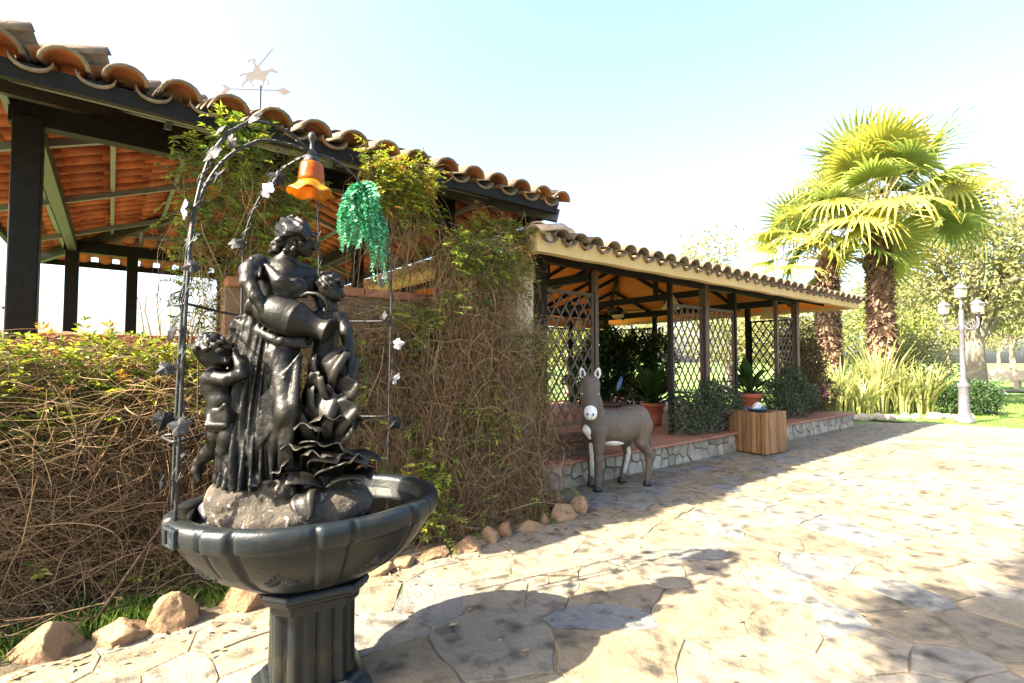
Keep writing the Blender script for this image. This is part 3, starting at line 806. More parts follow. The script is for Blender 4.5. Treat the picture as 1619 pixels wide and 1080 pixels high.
# lattice screens: a frame and crossed slats, each slat a piece of its own
def lattice(a, b, z0, z1, m='brownsteel', sp=.124, wd=.024, frame=.04):
    a = Vector((*a, 0)); b = Vector((*b, 0)); L = (b-a).length; d = (b-a)/L; nrm = Vector((d.y,-d.x,0)); H = z1-z0
    root = pput(MB().bar(a+Vector((0,0,z0+.02)), b+Vector((0,0,z0+.02)), .03, frame)
                .bar(a+Vector((0,0,z1-.02)), b+Vector((0,0,z1-.02)), .03, frame)
                .bar(a+d*.018+Vector((0,0,z0+.041)), a+d*.018+Vector((0,0,z1-.041)), .03, frame*.8, up=d)
                .bar(b-d*.018+Vector((0,0,z0+.041)), b-d*.018+Vector((0,0,z1-.041)), .03, frame*.8, up=d), 'lattice_screen', M[m])
    k = 1.45                                         # steep diamonds: rise over run
    for s_ in (1, -1):
        c = -H/k
        while c < L:
            # line: u = c + t, z = k t  (or mirrored)
            t0 = max(0, -c); t1 = min(H/k, L-c)
            if t1-t0 > .03:
                u0, u1 = c+t0, c+t1
                if s_ < 0: u0, u1 = L-u0, L-u1
                off = nrm*(.006*s_)
                sl = MB().bar(a+d*u0+off+Vector((0,0,z0+k*t0)), a+d*u1+off+Vector((0,0,z0+k*t1)), .009, wd, up=nrm.cross(d).cross(nrm) if False else (0,0,1))
                sl.build('slat', M[m], root)
            c += sp*1.35
    return root
ZT = 2.38
lattice((QX[0]+.065,QY0),(QX[1]-.04,QY0), .62, ZT)
lattice((QX[2]+.04,QY0),(QX[3]-.065,QY0), .36, ZT)
lattice((QX[3]+.065,QY0),(QX[4]-.04,QY0), .36, ZT)
lattice((QX[5]+.04,QY0),(QX[6]-.065,QY0), .36, ZT)
lattice((QX[6],QY0+.065),(QX[6],SIDE[0]-.055), .36, ZT, 'blacksteel')
lattice((QX[6],SIDE[2]+.055),(QX[6],SIDE[3]-.055), .36, ZT, 'blacksteel')
lattice((8.65,QY1),(9.95,QY1), .36, ZT, 'blacksteel')
lattice((10.05,QY1),(11.45,QY1), .36, ZT, 'blacksteel')
lattice((7.15,QY1),(8.55,QY1), .36, ZT, 'blacksteel')

# ---- ceiling fan, cone lamps
fan = empty('ceiling_fan', (8.9, 7.4, 0), .4, 'dark ceiling fan with a pale bowl light inside the pavilion', 'ceiling fan')
MB().tube([(0,0,2.66),(0,0,3.55)], .012, 6).build('rod', M['blacksteel'], fan)
MB().lathe([(.03,2.68),(.11,2.64),(.12,2.56),(.06,2.52)], 16).build('motor', M['blacksteel'], fan)
for k in range(4):
    a = k*math.pi/2
    MB().box((.12,-.06,2.585),(.62,.06,2.595), Matrix.Rotation(a,4,'Z')).build('blade', M['brownsteel'], fan)
MB().lathe([(.14,2.50),(.135,2.47),(.10,2.43),(.04,2.41)], 18).build('bowl_light', M['shadecloth'], fan)
for (x, y, z, lb) in ((7.55,5.1,2.36,'cream cone lamp hanging behind the middle lattice screens'),(10.85,5.0,2.36,'cream cone lamp hanging behind the end lattice screen'),(9.6,9.3,2.30,'cream cone lamp hanging before the rear lattice')):
    l = empty('cone_lamp', (x, y, z), 0, lb, 'lamp')
    MB().lathe([(.165,0),(.03,.24),(.022,.245)], 20, cap0=False, cap1=True).build('lamp_shade', M['shadecloth'], l)
    MB().tube([(0,0,.24),(0,0,CZ+PS*min(y-CY0,CY1-y)-.10-z)], .005, 5).build('cord', M['blacksteel'], l)
# ================================================================ plants
def stems(paths, radii, sides=3):
    """paths (N,M,3), radii (N,M) -> verts, quads"""
    N, Mm, _ = paths.shape
    T = np.gradient(paths, axis=1); T /= np.linalg.norm(T, axis=2, keepdims=True)+1e-9
    ref = np.where(np.abs(T[...,2:3]) > .8, np.array([1.,0,0]), np.array([0,0,1.]))
    A = np.cross(T, ref); A /= np.linalg.norm(A, axis=2, keepdims=True)+1e-9
    B = np.cross(T, A)
    V = np.empty((N, Mm, sides, 3))
    for k in range(sides):
        a = 2*np.pi*k/sides
        V[:,:,k] = paths + (A*math.cos(a)+B*math.sin(a))*radii[...,None]
    base = (np.arange(N)[:,None,None]*Mm + np.arange(Mm-1)[None,:,None])*sides
    k = np.arange(sides)[None,None,:]
    F = np.stack([base+k, base+(k+1)%sides, base+sides+(k+1)%sides, base+sides+k], -1).reshape(-1,4)
    return V.reshape(-1,3), F

def leaves(P, D, Nn, size, wid=.42, fold=.15):
    """rhombic folded leaves; P base, D direction, Nn normal hint"""
    n = len(P)
    D = D/(np.linalg.norm(D,axis=1,keepdims=True)+1e-9)
    S = np.cross(D, Nn); S /= np.linalg.norm(S,axis=1,keepdims=True)+1e-9
    U = np.cross(S, D)
    L = size[:,None]
    mid = P + D*L*.45
    V = np.stack([P, mid+S*L*wid*.5+U*L*fold, P+D*L-U*L*.06, mid-S*L*wid*.5+U*L*fold], 1).reshape(-1,3)
    i = np.arange(n)[:,None]*4
    F = np.concatenate([i+np.array([[0,1,2]]), i+np.array([[0,2,3]])])
    return V, F

def rnd_dirs(r, n, up=0.0, spread=1.0):
    d = r.normal(size=(n,3))*spread; d[:,2] += up
    return d/(np.linalg.norm(d,axis=1,keepdims=True)+1e-9)

def walk(r, P, D, steps, step, wiggle, grav=0.0, lo=None, hi=None):
    """smooth random walks from P along D"""
    N = len(P); out = np.empty((N, steps, 3)); p = P.copy(); d = D.copy(); w_ = r.normal(size=(N,3))*wiggle
    for s_ in range(steps):
        out[:,s_] = p
        w_ = w_*.72 + r.normal(size=(N,3))*wiggle*.6
        d = d + w_; d[:,2] -= grav; d /= np.linalg.norm(d,axis=1,keepdims=True)+1e-9
        p = p + d*(step[:,None] if hasattr(step,'__len__') else step)
        if lo is not None: p = np.clip(p, lo, hi)
    return out

def vine(name, label, zones, nst, nlf, seed, leaf_h=None, ton=.42, lsz=1.0, sc=1.0, woody=0):
    """zones: list of (weight, x0, x1, ytop, ybot, z0, z1, thickness) boxes the tangle fills"""
    r = np.random.default_rng(seed)
    zones = [(z[0], z[1]*sc, z[2]*sc, z[3]*sc, z[4]*sc, EYE+(z[5]-EYE)*sc if sc != 1 else z[5], EYE+(z[6]-EYE)*sc if sc != 1 else z[6], z[7]) for z in zones]
    root = empty(name, (zones[0][1], zones[0][4], 0), 0, label, 'vine')
    O = np.array(root.location)
    Wt = np.array([z[0] for z in zones]); Wt = Wt/Wt.sum()
    def pick(n, surf=.5):
        zi = r.choice(len(zones), n, p=Wt); Z = np.array([z[1:8] for z in zones])[zi]
        u = r.random(n); v = r.random(n)
        x = Z[:,0]+(Z[:,1]-Z[:,0])*u; z = Z[:,4]+(Z[:,5]-Z[:,4])*v
        yc = Z[:,3]+(Z[:,2]-Z[:,3])*v
        bulge = np.sin(x*2.3+.7)*.05+np.sin(x*5.1+z*3)*.04+np.sin(z*4.0+x)*.03
        y = yc + bulge + Z[:,6]*(r.random(n)**surf)
        return x, y, z, v, Z
    # bare tangled stems
    x, y, z, v, Z = pick(nst, .9)
    P = np.stack([x,y,z],1)
    D = rnd_dirs(r, nst); D[:,1] *= .35; D[:,2] = D[:,2]*1.35+.15
    D /= np.linalg.norm(D,axis=1,keepdims=True)
    step = r.uniform(.040,.110,nst)
    W = walk(r, P, D, 13, step, .17, .075)
    ymin = (np.minimum(Z[:,3],Z[:,2])-.06)[:,None]; ymax=(Z[:,2]+Z[:,6]+.10)[:,None]
    W[...,1] = np.clip(W[...,1], np.minimum(ymin, ymax), np.maximum(ymin,ymax)+.0)
    W[...,2] = np.maximum(W[...,2], .015+r.random((len(W),1))*.03)
    ok = (W[...,2].max(1) < Z[:,5]+.10) & (W[...,0].min(1) > Z[:,0]-.14) & (W[...,0].max(1) < Z[:,1]+.14)
    W = W[ok]; nst = len(W)
    R = (r.uniform(.0010,.0025,nst)*np.where(r.random(nst)<.07,1.9,1))[:,None]*np.linspace(1,.55,13)[None]
    V, F = stems(W, R)
    tn = np.repeat(np.clip(r.normal(.48,.26,nst),0,1), 12*3)
    put('stems', np_mesh('stems', V-O, F, True, tn), root, M['stem'], kind='stuff')
    for q in range(woody):                          # old woody stems, some forked
        z0 = zones[int(r.integers(min(2, len(zones))))]; x0 = r.uniform(z0[1], z0[2]); h = r.uniform(.5,.95)*z0[6]
        p = [np.array([x0+r.normal()*.05, z0[4]+z0[7]*r.uniform(.0,.35), .01])]
        for s_ in range(6): p.append(p[-1]+np.array([r.normal()*.07, r.normal()*.022, h/6]))
        w0 = r.uniform(.007,.016); b = MB().tube([q_-O for q_ in p], [w0*(1-.1*i) for i in range(7)], 6, cap=False)
        f0 = p[int(r.integers(2,5))]; b.tube([f0-O, f0+np.array([r.normal()*.12,-.02,.12])-O, f0+np.array([r.normal()*.2,-.01,.32])-O], [w0*.6,w0*.45,w0*.2], 5, cap=False)
        b.build('woody_stem', M['stem'], root)
    # leaves in sprays: each spray is a short twig with paired leaflets
    ns = nlf//9
    x, y, z, v, Z = pick(ns*3, 2.2)
    keep = np.ones(len(x), bool)
    if leaf_h is not None:
        pr = leaf_h(x, y, z, v); keep = r.random(len(x)) < pr
    P = np.stack([x,y,z],1)[keep][:ns]; ns = len(P)
    P[:,1] -= .03
    D = rnd_dirs(r, ns); D[:,1] = -np.abs(D[:,1])*.9-.15; D[:,2] += .1
    D /= np.linalg.norm(D,axis=1,keepdims=True)
    W = walk(r, P, D, 6, r.uniform(.018,.034,ns)*lsz, .12, .10/lsz**2)
    V, F = stems(W, np.full((ns,6), .0012)); 
    put('twigs', np_mesh('twigs', V-O, F, True, r.uniform(.2,.7,len(F))), root, M['stem'], kind='stuff')
    tone_s = np.clip(r.normal(ton,.22,ns),0,1)
    LP = []; LD = []; LN = []; LS = []; LT = []
    for k in range(1, 6):
        T = W[:,k]-W[:,k-1]; T /= np.linalg.norm(T,axis=1,keepdims=True)+1e-9
        S = np.cross(T, np.array([0,0,1.])); S /= np.linalg.norm(S,axis=1,keepdims=True)+1e-9
        for sg in (1,-1):
            LP.append(W[:,k]); LD.append(T*.55+S*sg+r.normal(size=(ns,3))*.25); LN.append(np.array([[0,-.35,1.]])+r.normal(size=(ns,3))*.45)
            LS.append(r.uniform(.026,.050,ns)*lsz); LT.append(np.clip(tone_s+r.normal(0,.09,ns),0,1))
    LP.append(W[:,5]); LD.append(W[:,5]-W[:,4]); LN.append(np.array([[0,-.3,1.]])+r.normal(size=(ns,3))*.3); LS.append(r.uniform(.035,.055,ns)); LT.append(tone_s)
    LP, LD, LN, LS, LT = map(np.concatenate, (LP, LD, LN, LS, LT))
    V, F = leaves(LP-O, LD, LN, LS, .42)
    put('leaves', np_mesh('leaves', V, F, False, np.concatenate([LT, LT])), root, M['vineleaf'], kind='stuff')
    return root

def lh_left(x, y, z, v):
    top = np.clip((z-.98-.20*np.sin(x*3.1+.6)-.12*np.sin(x*8))/.22, 0, 1)
    patch = (np.sin(x*4.3+1)*np.sin(z*5.2+x*2) > .62)*.16
    return np.clip(top+patch, .01, 1)
#                                        weight x0   x1   ytop ybot z0  z1  thick
vine('climbing_vine', 'dry tangled vine with sunlit yellow-green top over the low garden wall',
     [(1.0, -2.1, .75, 4.10, 3.74, .02, 1.30, .18), (.34, -2.1, .66, 4.16, 3.98, 1.08, 1.54, .30), (.18, -2.0, .9, 3.76, 3.72, .0, .30, .18)], 14000, 17000, 11, lh_left, .58, 1.25, woody=26)
def lh_mid(x, y, z, v):
    patch = np.clip((np.sin(x*4.7+2.2)*np.sin(z*4.1+x*1.6)+.25*np.sin(x*13+z*9)-.15)/.35, 0, 1)
    return np.clip(patch*.75*np.clip((z-.1)/.5,.15,1)+.05+.5*np.clip((z-2.1)/.5,0,1), .02, 1)
vine('climbing_vine', 'brown bare-stemmed vine column reaching from the bed up to the gazebo corner',
     [(.9, .62, 2.5, 3.74, 3.64, .0, 1.90, .20), (1.0, 1.9, 3.42, 3.66, 3.56, .0, 1.85, .26), (.50, 2.15, 2.95, 3.62, 3.60, 1.8, 2.50, .26), (.2, 1.9, 3.5, 3.5, 3.46, .0, .3, .25)], 14000, 15000, 12, lh_mid, .45, woody=30)
vine('hanging_vine', 'leafy green vine hanging from the gazebo eave behind the arched trellis',
     [(1.0, .26, 1.0, 3.34, 3.40, 2.0, 2.72, .16), (.5, .30, 1.05, 3.55, 3.62, 1.45, 2.2, .18), (.18, .42, .66, 3.20, 3.22, 2.60, 2.84, .14)], 800, 6800, 13, lambda x, y, z, v: np.full(len(x), .9), sc=1.16)
vine('hanging_vine', 'straw coloured vine spilling over the gazebo eave with pink buds',
     [(1.0, 1.28, 1.82, 3.20, 3.28, 2.45, 2.84, .14), (.22, 1.70, 1.92, 3.42, 3.5, 2.1, 2.5, .12)], 900, 2600, 14, lambda x, y, z, v: np.clip((z-2.2)/.6, .15, 1), .66, sc=1.16)
vine('hanging_vine', 'sunlit straw vine spray crowning the column under the gazebo corner',
     [(1.0, 2.25, 2.92, 3.36, 3.46, 2.05, 2.66, .18)], 1500, 3600, 15, lambda x, y, z, v: np.clip((z-1.9)/.6, .2, 1), .60, sc=1.16)

# loose dead stems lying on the bed
r = np.random.default_rng(44)
n = 330
P = np.stack([r.uniform(-1.6,3.5,n), r.uniform(3.56,3.74,n), r.uniform(.03,.12,n)],1)
D = rnd_dirs(r, n); D[:,2] *= .12
W = walk(r, P, D, 12, r.uniform(.02,.06,n), .13, .0); W[...,2] = np.clip(W[...,2],.02,.16); W[...,1] = np.clip(W[...,1], 3.52, 4)
V, F = stems(W, np.repeat(r.uniform(.0018,.0045,n)[:,None],12,1))
tag(put('fallen_stems', np_mesh('fallen_stems', V, F, True, np.repeat(np.clip(r.normal(.5,.25,n),0,1),33)), None, M['stem']), 'dead vine stems fallen on the bed behind the boulders', 'stems', kind='stuff')
def stick(pts, rad, label):
    o = MB().tube(pts, rad, 7).build('dry_branch', M['stem']); tag(o, label, 'branch'); return o
stick([(-.05,3.50,.05),(.09,3.54,.26),(.20,3.57,.42),(.33,3.60,.60)], [.011,.010,.008,.005], 'thick dry branch leaning on the vine tangle')
stick([(2.35,3.52,.02),(2.40,3.56,.35),(2.46,3.58,.62)], [.013,.011,.007], 'pale upright vine stem rising from the column foot')

# ---- leaf clouds for shrubs and trees
def cloud(r, n, centres, radii, shell=.55):
    """points in the outer shells of ellipsoids"""
    c = np.array(centres); R = np.array(radii); wt = (R[:,0]*R[:,1]*R[:,2])**(2/3); i = r.choice(len(c), n, p=wt/wt.sum())
    d = rnd_dirs(r, n); rad = shell+(1-shell)*r.random(n)**.6
    rad *= 1+.12*np.sin(d[:,0]*7+i)+.10*np.sin(d[:,2]*9+i*2)
    return c[i]+d*R[i]*rad[:,None], d
def leafmass(name, P, D, size, m, parent, O, r, wid=.5, tone=(.5,.25), up=.3):
    n = len(P)
    dd = D+r.normal(size=(n,3))*.7; dd[:,2] -= .1
    nn = r.normal(size=(n,3))*.6; nn[:,2] += up+.4
    V, F = leaves(P-O, dd, nn, size, wid)
    t = np.clip(r.normal(tone[0],tone[1],n),0,1)
    return put(name, np_mesh(name, V, F, False, np.concatenate([t,t])), parent, M[m], kind='stuff')

def shrub(name, label, loc, centres, radii, n, size, m, seed, cat='shrub', twigs=40, tone=(.5,.25), wid=.5, shell=.4):
    r = np.random.default_rng(seed); root = empty(name, loc, 0, label, cat); O = np.zeros(3)
    P, D = cloud(r, n, centres, radii, shell)
    P[:,2] = np.maximum(P[:,2], .02)
    leafmass('foliage', P, D, r.uniform(size*.6, size*1.3, n), m, root, O, r, wid, tone)
    b = MB()
    for k in range(twigs):
        q = P[r.integers(n)]; s0 = np.array([q[0]*.25+r.normal()*.04, q[1]*.25+r.normal()*.04, 0])
        mid = (s0+q)/2+r.normal(size=3)*.05; mid[2] = abs(mid[2])
        b.tube([s0, mid, q], [.010,.007,.003], 4, cap=False)
    b.build('branches', M['bark'], root)
    return root

def tree(name, label, loc, height, crown, n, size, m, seed, trunk_r=.16, bark='bark', tone=(.5,.25), lean=(0,0), fork=.35, group=None, wid=.55, shell=.35, limbs=14):
    """crown: list of (x,y,z,rx,ry,rz) in local metres"""
    r = np.random.default_rng(seed); root = empty(name, loc, 0, label, 'tree', group)
    C = [c[:3] for c in crown]; R = [c[3:] for c in crown]
    b = MB(); h = height*fork
    pts = [(0,0,-.05),(lean[0]*.3+.03,lean[1]*.3,h*.5),(lean[0],lean[1],h)]
    b.tube([pts[0],(0,0,.12),pts[1],pts[2]], [trunk_r*1.35,trunk_r*1.05,trunk_r*.9,trunk_r*.75], 10, cap=False)
    for k in range(limbs):
        c = np.array(C[k % len(C)]); q = c + rnd_dirs(r,1)[0]*np.array(R[k % len(C)])*.7
        s0 = np.array(pts[2])*r.uniform(.72,1.0); s0[:2] = np.array(pts[2])[:2]
        m1 = s0+(q-s0)*.35+np.array([0,0,.12*height])*r.uniform(.2,1); m2 = s0+(q-s0)*.7+r.normal(size=3)*.06*height*.3
        b.tube([s0,m1,m2,q], [trunk_r*.5,trunk_r*.3,trunk_r*.17,trunk_r*.05], 6, cap=False)
    b.build('trunk', M[bark], root)
    P, D = cloud(r, n, C, R, shell)
    # open gaps: drop leaves where a coarse field is low
    f = np.sin(P[:,0]*2.1+seed)*np.sin(P[:,1]*2.3)*np.sin(P[:,2]*2.6+seed*.3)+.35*np.sin(P[:,0]*6+P[:,2]*5)
    k = f+r.normal(size=len(P))*.2 > -.32
    P = P[k]; D = D[k]
    o = leafmass('crown', P, D, r.uniform(size*.6,size*1.3,len(P)), m, root, np.zeros(3), r, wid, tone)
    return root

# bare thorny shrub by the donkey
r = np.random.default_rng(60); root = empty('bare_shrub', (4.15,4.55,.0), 0, 'leafless twiggy shrub behind the donkey beside the lattice', 'shrub')
n = 170; P = np.stack([r.normal(0,.16,n), r.normal(0,.10,n), r.uniform(.25,.4,n)],1); D = rnd_dirs(r,n,1.2,.6)
W = walk(r, P, D, 14, r.uniform(.035,.085,n), .16, .05); W[...,1] = np.clip(W[...,1], -.45, .12)
V, F = stems(W, r.uniform(.002,.005,n)[:,None]*np.linspace(1,.5,14)[None]); put('branches', np_mesh('branches', V, F, True, np.repeat(r.uniform(.2,.8,n),39)), root, M['stem'])

# shrubs growing on the terrace edge
shrub('terrace_shrub', 'grey-green shrub on the terrace edge between donkey and wooden planter', (7.55,4.52,PZ), [(-.45,0,.30),(0,-.05,.36),(.5,-.05,.42),(.85,0,.34),(.2,0,.62)], [(.40,.24,.32),(.42,.26,.36),(.42,.26,.40),(.3,.2,.32),(.3,.18,.24)], 4200, .06, 'shrubleaf', 21, tone=(.42,.25))
shrub('terrace_shrub', 'grey-green shrub at the far terrace end beyond the wooden planter', (10.9,4.6,PZ), [(-.5,0,.40),(.1,-.05,.42),(.65,0,.40),(.2,.0,.75)], [(.45,.26,.42),(.5,.28,.40),(.42,.25,.36),(.35,.2,.3)], 4200, .065, 'shrubleaf', 22, tone=(.4,.25))
shrub('copper_shrub', 'tall copper-leaved hedge shrub against the end lattice post', (12.6,5.1,.0), [(0,0,.9),(.1,0,1.5),(-.35,-.1,.8),(.3,.1,2.0),(.5,-.2,.7)], [(.55,.5,.75),(.6,.5,.7),(.45,.4,.7),(.5,.4,.5),(.45,.4,.6)], 7000, .075, 'redleaf', 23, tone=(.5,.3))
shrub('clipped_cypress', 'narrow clipped green cypress beside the copper shrub', (13.5,5.2,0), [(0,0,.5),(0,0,1.0),(0,0,1.5)], [(.34,.34,.6),(.36,.36,.6),(.3,.3,.5)], 7000, .05, 'greenleaf', 24, cat='shrub', tone=(.6,.25))
r = np.random.default_rng(61)
n = 60; P = np.stack([r.normal(12.4,.35,n), r.normal(4.55,.12,n), r.uniform(.65,.95,n)],1)
V, F = leaves(P, rnd_dirs(r,n), rnd_dirs(r,n), r.uniform(.04,.07,n), .8); t = r.random(n)
tag(put('pink_flowers', np_mesh('pink_flowers', V, F, False, np.concatenate([t,t])), None, M['flower']), 'pink flowers at the foot of the copper shrub', 'flowers', kind='stuff')
# deep green planting in the rear corner of the pavilion
shrub('corner_hedge', 'dense dark evergreen mass in the rear corner of the pavilion', (10.3,8.9,PZ), [(0,0,.9),(-.6,.2,.7),(.7,-.3,1.0),(.2,.3,1.5),(.9,-.9,1.2)], [(.7,.6,.9),(.6,.5,.7),(.6,.6,1.0),(.7,.5,.6),(.4,.5,.8)], 9000, .13, 'greenleaf', 25, tone=(.25,.2))

# ---- potted plants
def pot(loc, label, rad, h, seed, nl=26, leaf=.5):
    r = random.Random(seed); root = empty('potted_plant', loc, 0, label, 'potted plant')
    MB().lathe([(rad*.72,0),(rad*.78,h*.3),(rad*.86,h*.55),(rad*.9,h*.56),(rad*.93,h*.82),(rad*1.08,h*.83),(rad*1.1,h*.98),(rad*1.0,h),(rad*.94,h*.9)], 28).build('pot', M['terracotta'], root)
    for k in range(nl):
        a = r.uniform(0, 2*math.pi); el = r.uniform(.25,1.35); L = leaf*r.uniform(.6,1.15); wd = L*r.uniform(.10,.16)
        d = Vector((math.cos(a)*math.cos(el), math.sin(a)*math.cos(el), math.sin(el))); s = d.cross(Vector((0,0,1))).normalized(); u = s.cross(d)
        st = Vector((0,0,h*.9)); p0 = st+d*L*.45; vs = []; droop = r.uniform(.1,.45)*L
        prof = [.12,.7,1.0,.92,.6,0.05]
        for i, pw in enumerate(prof):
            t = i/5; c = p0+d*L*t*.9-Vector((0,0,droop*t*t))
            vs += [c-s*wd*pw+u*wd*pw*.35, c, c+s*wd*pw+u*wd*pw*.35]
        fs = []
        for i in range(5): fs += [(i*3,i*3+1,i*3+4,i*3+3),(i*3+1,i*3+2,i*3+5,i*3+4)]
        b = MB().add(vs, fs, True); b.tube([st, st+d*L*.25, p0], .008, 5, cap=False)
        me = b.mesh('leaf'); at = me.attributes.new('tone','FLOAT','FACE'); tv = r.random(); at.data.foreach_set('value', [tv]*len(me.polygons))
        put('leaf', me, root, M['greenleaf'])
    return root
pot((7.75,5.65,PZ), 'large terracotta pot with broad dark leaves behind the donkey', .20, .40, 1, 70, .66)
pot((10.0,5.0,PZ), 'terracotta pot with leafy plant behind the wooden planter', .24, .52, 2, 34, .6)

# ---- fan palms
def frond_mesh(seed, nb=26, R=1.25):
    r = random.Random(seed); vs = []; fs = []; tn = []
    base_t = r.uniform(.2,.85); r0 = r.uniform(150,230)
    for k in range(nb):
        a = (k/(nb-1)-.5)*math.radians(r0)
        L = R*(1-.25*abs(k/(nb-1)-.5)*2)*r.uniform(.9,1.05); d = Vector((math.sin(a), math.cos(a), 0)); s = Vector((d.y,-d.x,0))
        droop = r.uniform(.1,1.1); n0 = len(vs)
        for i, (t, wv_) in enumerate(((.04,.010),(.32,.042),(.5,.034),(.78,.017),(1.0,.003))):
            z = .10*math.cos(a*1.2)*t - droop*L*max(0,t-.5)**2*1.7 - .10*t*abs(math.sin(a))
            c = d*L*t+Vector((0,0,z)); wq = wv_*R
            vs += [c-s*wq+Vector((0,0,.018)), c, c+s*wq+Vector((0,0,.018))]
        for i in range(4):
            fs += [(n0+i*3,n0+i*3+1,n0+i*3+4,n0+i*3+3),(n0+i*3+1,n0+i*3+2,n0+i*3+5,n0+i*3+4)]
            tv = min(1,max(0,base_t+r.uniform(-.12,.12)+(.2 if i==3 else 0))); tn += [tv,tv]
    me = bpy.data.meshes.new('blade_fan'); me.from_pydata(vs, [], fs); me.update(); me.materials.append(M['palm'])
    at = me.attributes.new('tone','FLOAT','FACE'); at.data.foreach_set('value', tn)
    me.polygons.foreach_set('use_smooth', [True]*len(fs))
    return me
FR = [frond_mesh(100+i) for i in range(12)]
def palm(loc, label, h, tr, n, seed, L=1.35, sc=1.0, grp='fan palms by the lawn'):
    r = random.Random(seed); root = empty('fan_palm', loc, r.uniform(0,6), label, 'palm tree', grp)
    b = MB(); b.tube([(0,0,-.1),(0,0,h*.3),(.03,.02,h*.7),(.0,.0,h+.1)], [tr*1.1,tr*.85,tr*.8,tr*.55], 14, cap=False)
    core = b.build('trunk', M['palmcore'], root)
    # husk of old leaf bases
    vs = []; fs = []; tn = []
    for k in range(2400):
        z = r.uniform(.1,h)*1.0; a = r.uniform(0,2*math.pi); rr = tr*(1.0-.18*z/h); o_ = Vector((math.cos(a),math.sin(a),0)); s = Vector((-o_.y,o_.x,0))
        p = o_*rr*.72+Vector((0,0,z)); tip = p+o_*r.uniform(.12,.34)*tr*1.6+Vector((0,0,r.uniform(-.34,.20))); wd = r.uniform(.04,.10); n0 = len(vs)
        vs += [p-s*wd, p+s*wd, tip+s*wd*.4, tip-s*wd*.4, p-s*wd*.5-Vector((0,0,.05)), p+s*wd*.5-Vector((0,0,.05))]
        fs += [(n0,n0+1,n0+2,n0+3),(n0+4,n0+3,n0+2,n0+5),(n0,n0+3,n0+4),(n0+1,n0+5,n0+2)]; tv = r.random(); tn += [tv]*4
    me = bpy.data.meshes.new('husk'); me.from_pydata(vs,[],fs); me.update(); at = me.attributes.new('tone','FLOAT','FACE'); at.data.foreach_set('value', tn)
    put('husk', me, root, M['palmbark'], kind='stuff')
    for k in range(n):
        a = k*2.39996; q = (k+.5)/n
        el = math.radians(86-96*q+r.uniform(-9,9))      # top fronds up, lowest hang
        d = Vector((math.cos(a)*math.cos(el), math.sin(a)*math.cos(el), math.sin(el)))
        Lp = L*r.uniform(.8,1.1)*(1-.18*q); top = Vector((0,0,h+.05))
        mid = top+d*Lp*.5+Vector((0,0,.05)); end = top+d*Lp-Vector((0,0,.10*Lp))
        fr = MB().tube([top+d*.1, mid, end], [.035,.024,.016], 5, cap=False).build('frond', M['petiole'], root)
        dd = (end-mid).normalized(); dd = (dd-Vector((0,0,.12))).normalized(); s = dd.cross(Vector((0,0,1))).normalized(); u = s.cross(dd)
        f = put('blade_fan', r.choice(FR), fr)
        Mx = Matrix(((s.x,dd.x,u.x,end.x),(s.y,dd.y,u.y,end.y),(s.z,dd.z,u.z,end.z),(0,0,0,1)))
        f.matrix_local = Mx @ Matrix.Rotation(r.uniform(-1.1,1.1),4,'Y') @ Matrix.Rotation(r.uniform(-.5,.35),4,'X') @ Matrix.Scale(sc*r.uniform(.85,1.12),4)
    return root
palm((20.3,5.6,0), 'taller fan palm with shaggy brown trunk beside the pavilion end', 6.3, .44, 36, 1, 2.3, 1.40)
palm((19.7,7.0,0), 'shorter fan palm with reddish trunk half hidden by the pavilion eave', 5.0, .42, 27, 2, 2.1, 1.22)

# ---- sword-leaved flax clumps
def flax(loc, label, n, L, seed, spread=.5):
    r = random.Random(seed); root = empty('flax_clump', loc, 0, label, 'plant', 'sword-leaved clumps under the palms')
    for k in range(n):
        a = r.uniform(0,2*math.pi); lean = r.uniform(.05,spread)**.9; l = L*r.uniform(.6,1.1); wd = r.uniform(.022,.04)
        o_ = Vector((math.cos(a),math.sin(a),0)); s = Vector((-o_.y,o_.x,0)); p = o_*r.uniform(0,.28); vs = []
        for i, w_ in enumerate((.6,1,.95,.6,.04)):
            t = i/4; c = p+Vector((0,0,l*t*(1-.25*lean*t)))+o_*l*lean*t*t
            vs += [c-s*wd*w_, c+o_*wd*.3, c+s*wd*w_]
        fs = []
        for i in range(4): fs += [(i*3,i*3+1,i*3+4,i*3+3),(i*3+1,i*3+2,i*3+5,i*3+4)]
        me = bpy.data.meshes.new('leaf'); me.from_pydata(vs,[],fs); me.update(); at = me.attributes.new('tone','FLOAT','FACE'); tv = r.random(); at.data.foreach_set('value',[tv]*8)
        put('leaf', me, root, M['flax'])
flax((15.4,5.5,0), 'yellow-green flax clump beside the clipped cypress', 75, 1.35, 1)
flax((16.3,5.0,0), 'low yellow flax clump between the taller flax clumps', 75, 1.2, 2, .75)
flax((17.4,4.9,0), 'tall upright grey-green flax clump behind the pale rocks', 80, 2.1, 3, .5)
flax((17.9,4.0,0), 'spreading flax clump beside the lamp post', 70, 1.5, 4, .85)
flax((17.6,4.45,0), 'fan-shaped flax clump between the upright flax and the lamp', 75, 1.6, 7, .75)
flax((16.9,5.7,0), 'broad pale flax clump at the foot of the palm trunks', 80, 1.7, 5, .65)
flax((14.8,6.0,0), 'narrow pale flax clump behind the clipped cypress', 60, 1.7, 6, .4)

# pale rocks edging the palm bed
random.seed(9)
for k in range(15):
    t = k/14; x = 14.9+2.6*t+random.uniform(-.06,.06); y = 4.75-1.75*t+random.uniform(-.08,.08)
    s = random.uniform(.10,.21)
    o = put('edging_rock', boulder_mesh('edging_rock', s*1.1, s, s*.8, 50+k, .2, 2), None, M['palerock'], (x,y,0)); o.rotation_euler[2] = random.uniform(0,6)
    tag(o, 'pale rounded rock in the row edging the palm bed', 'rock', 'pale rocks edging the palm bed')
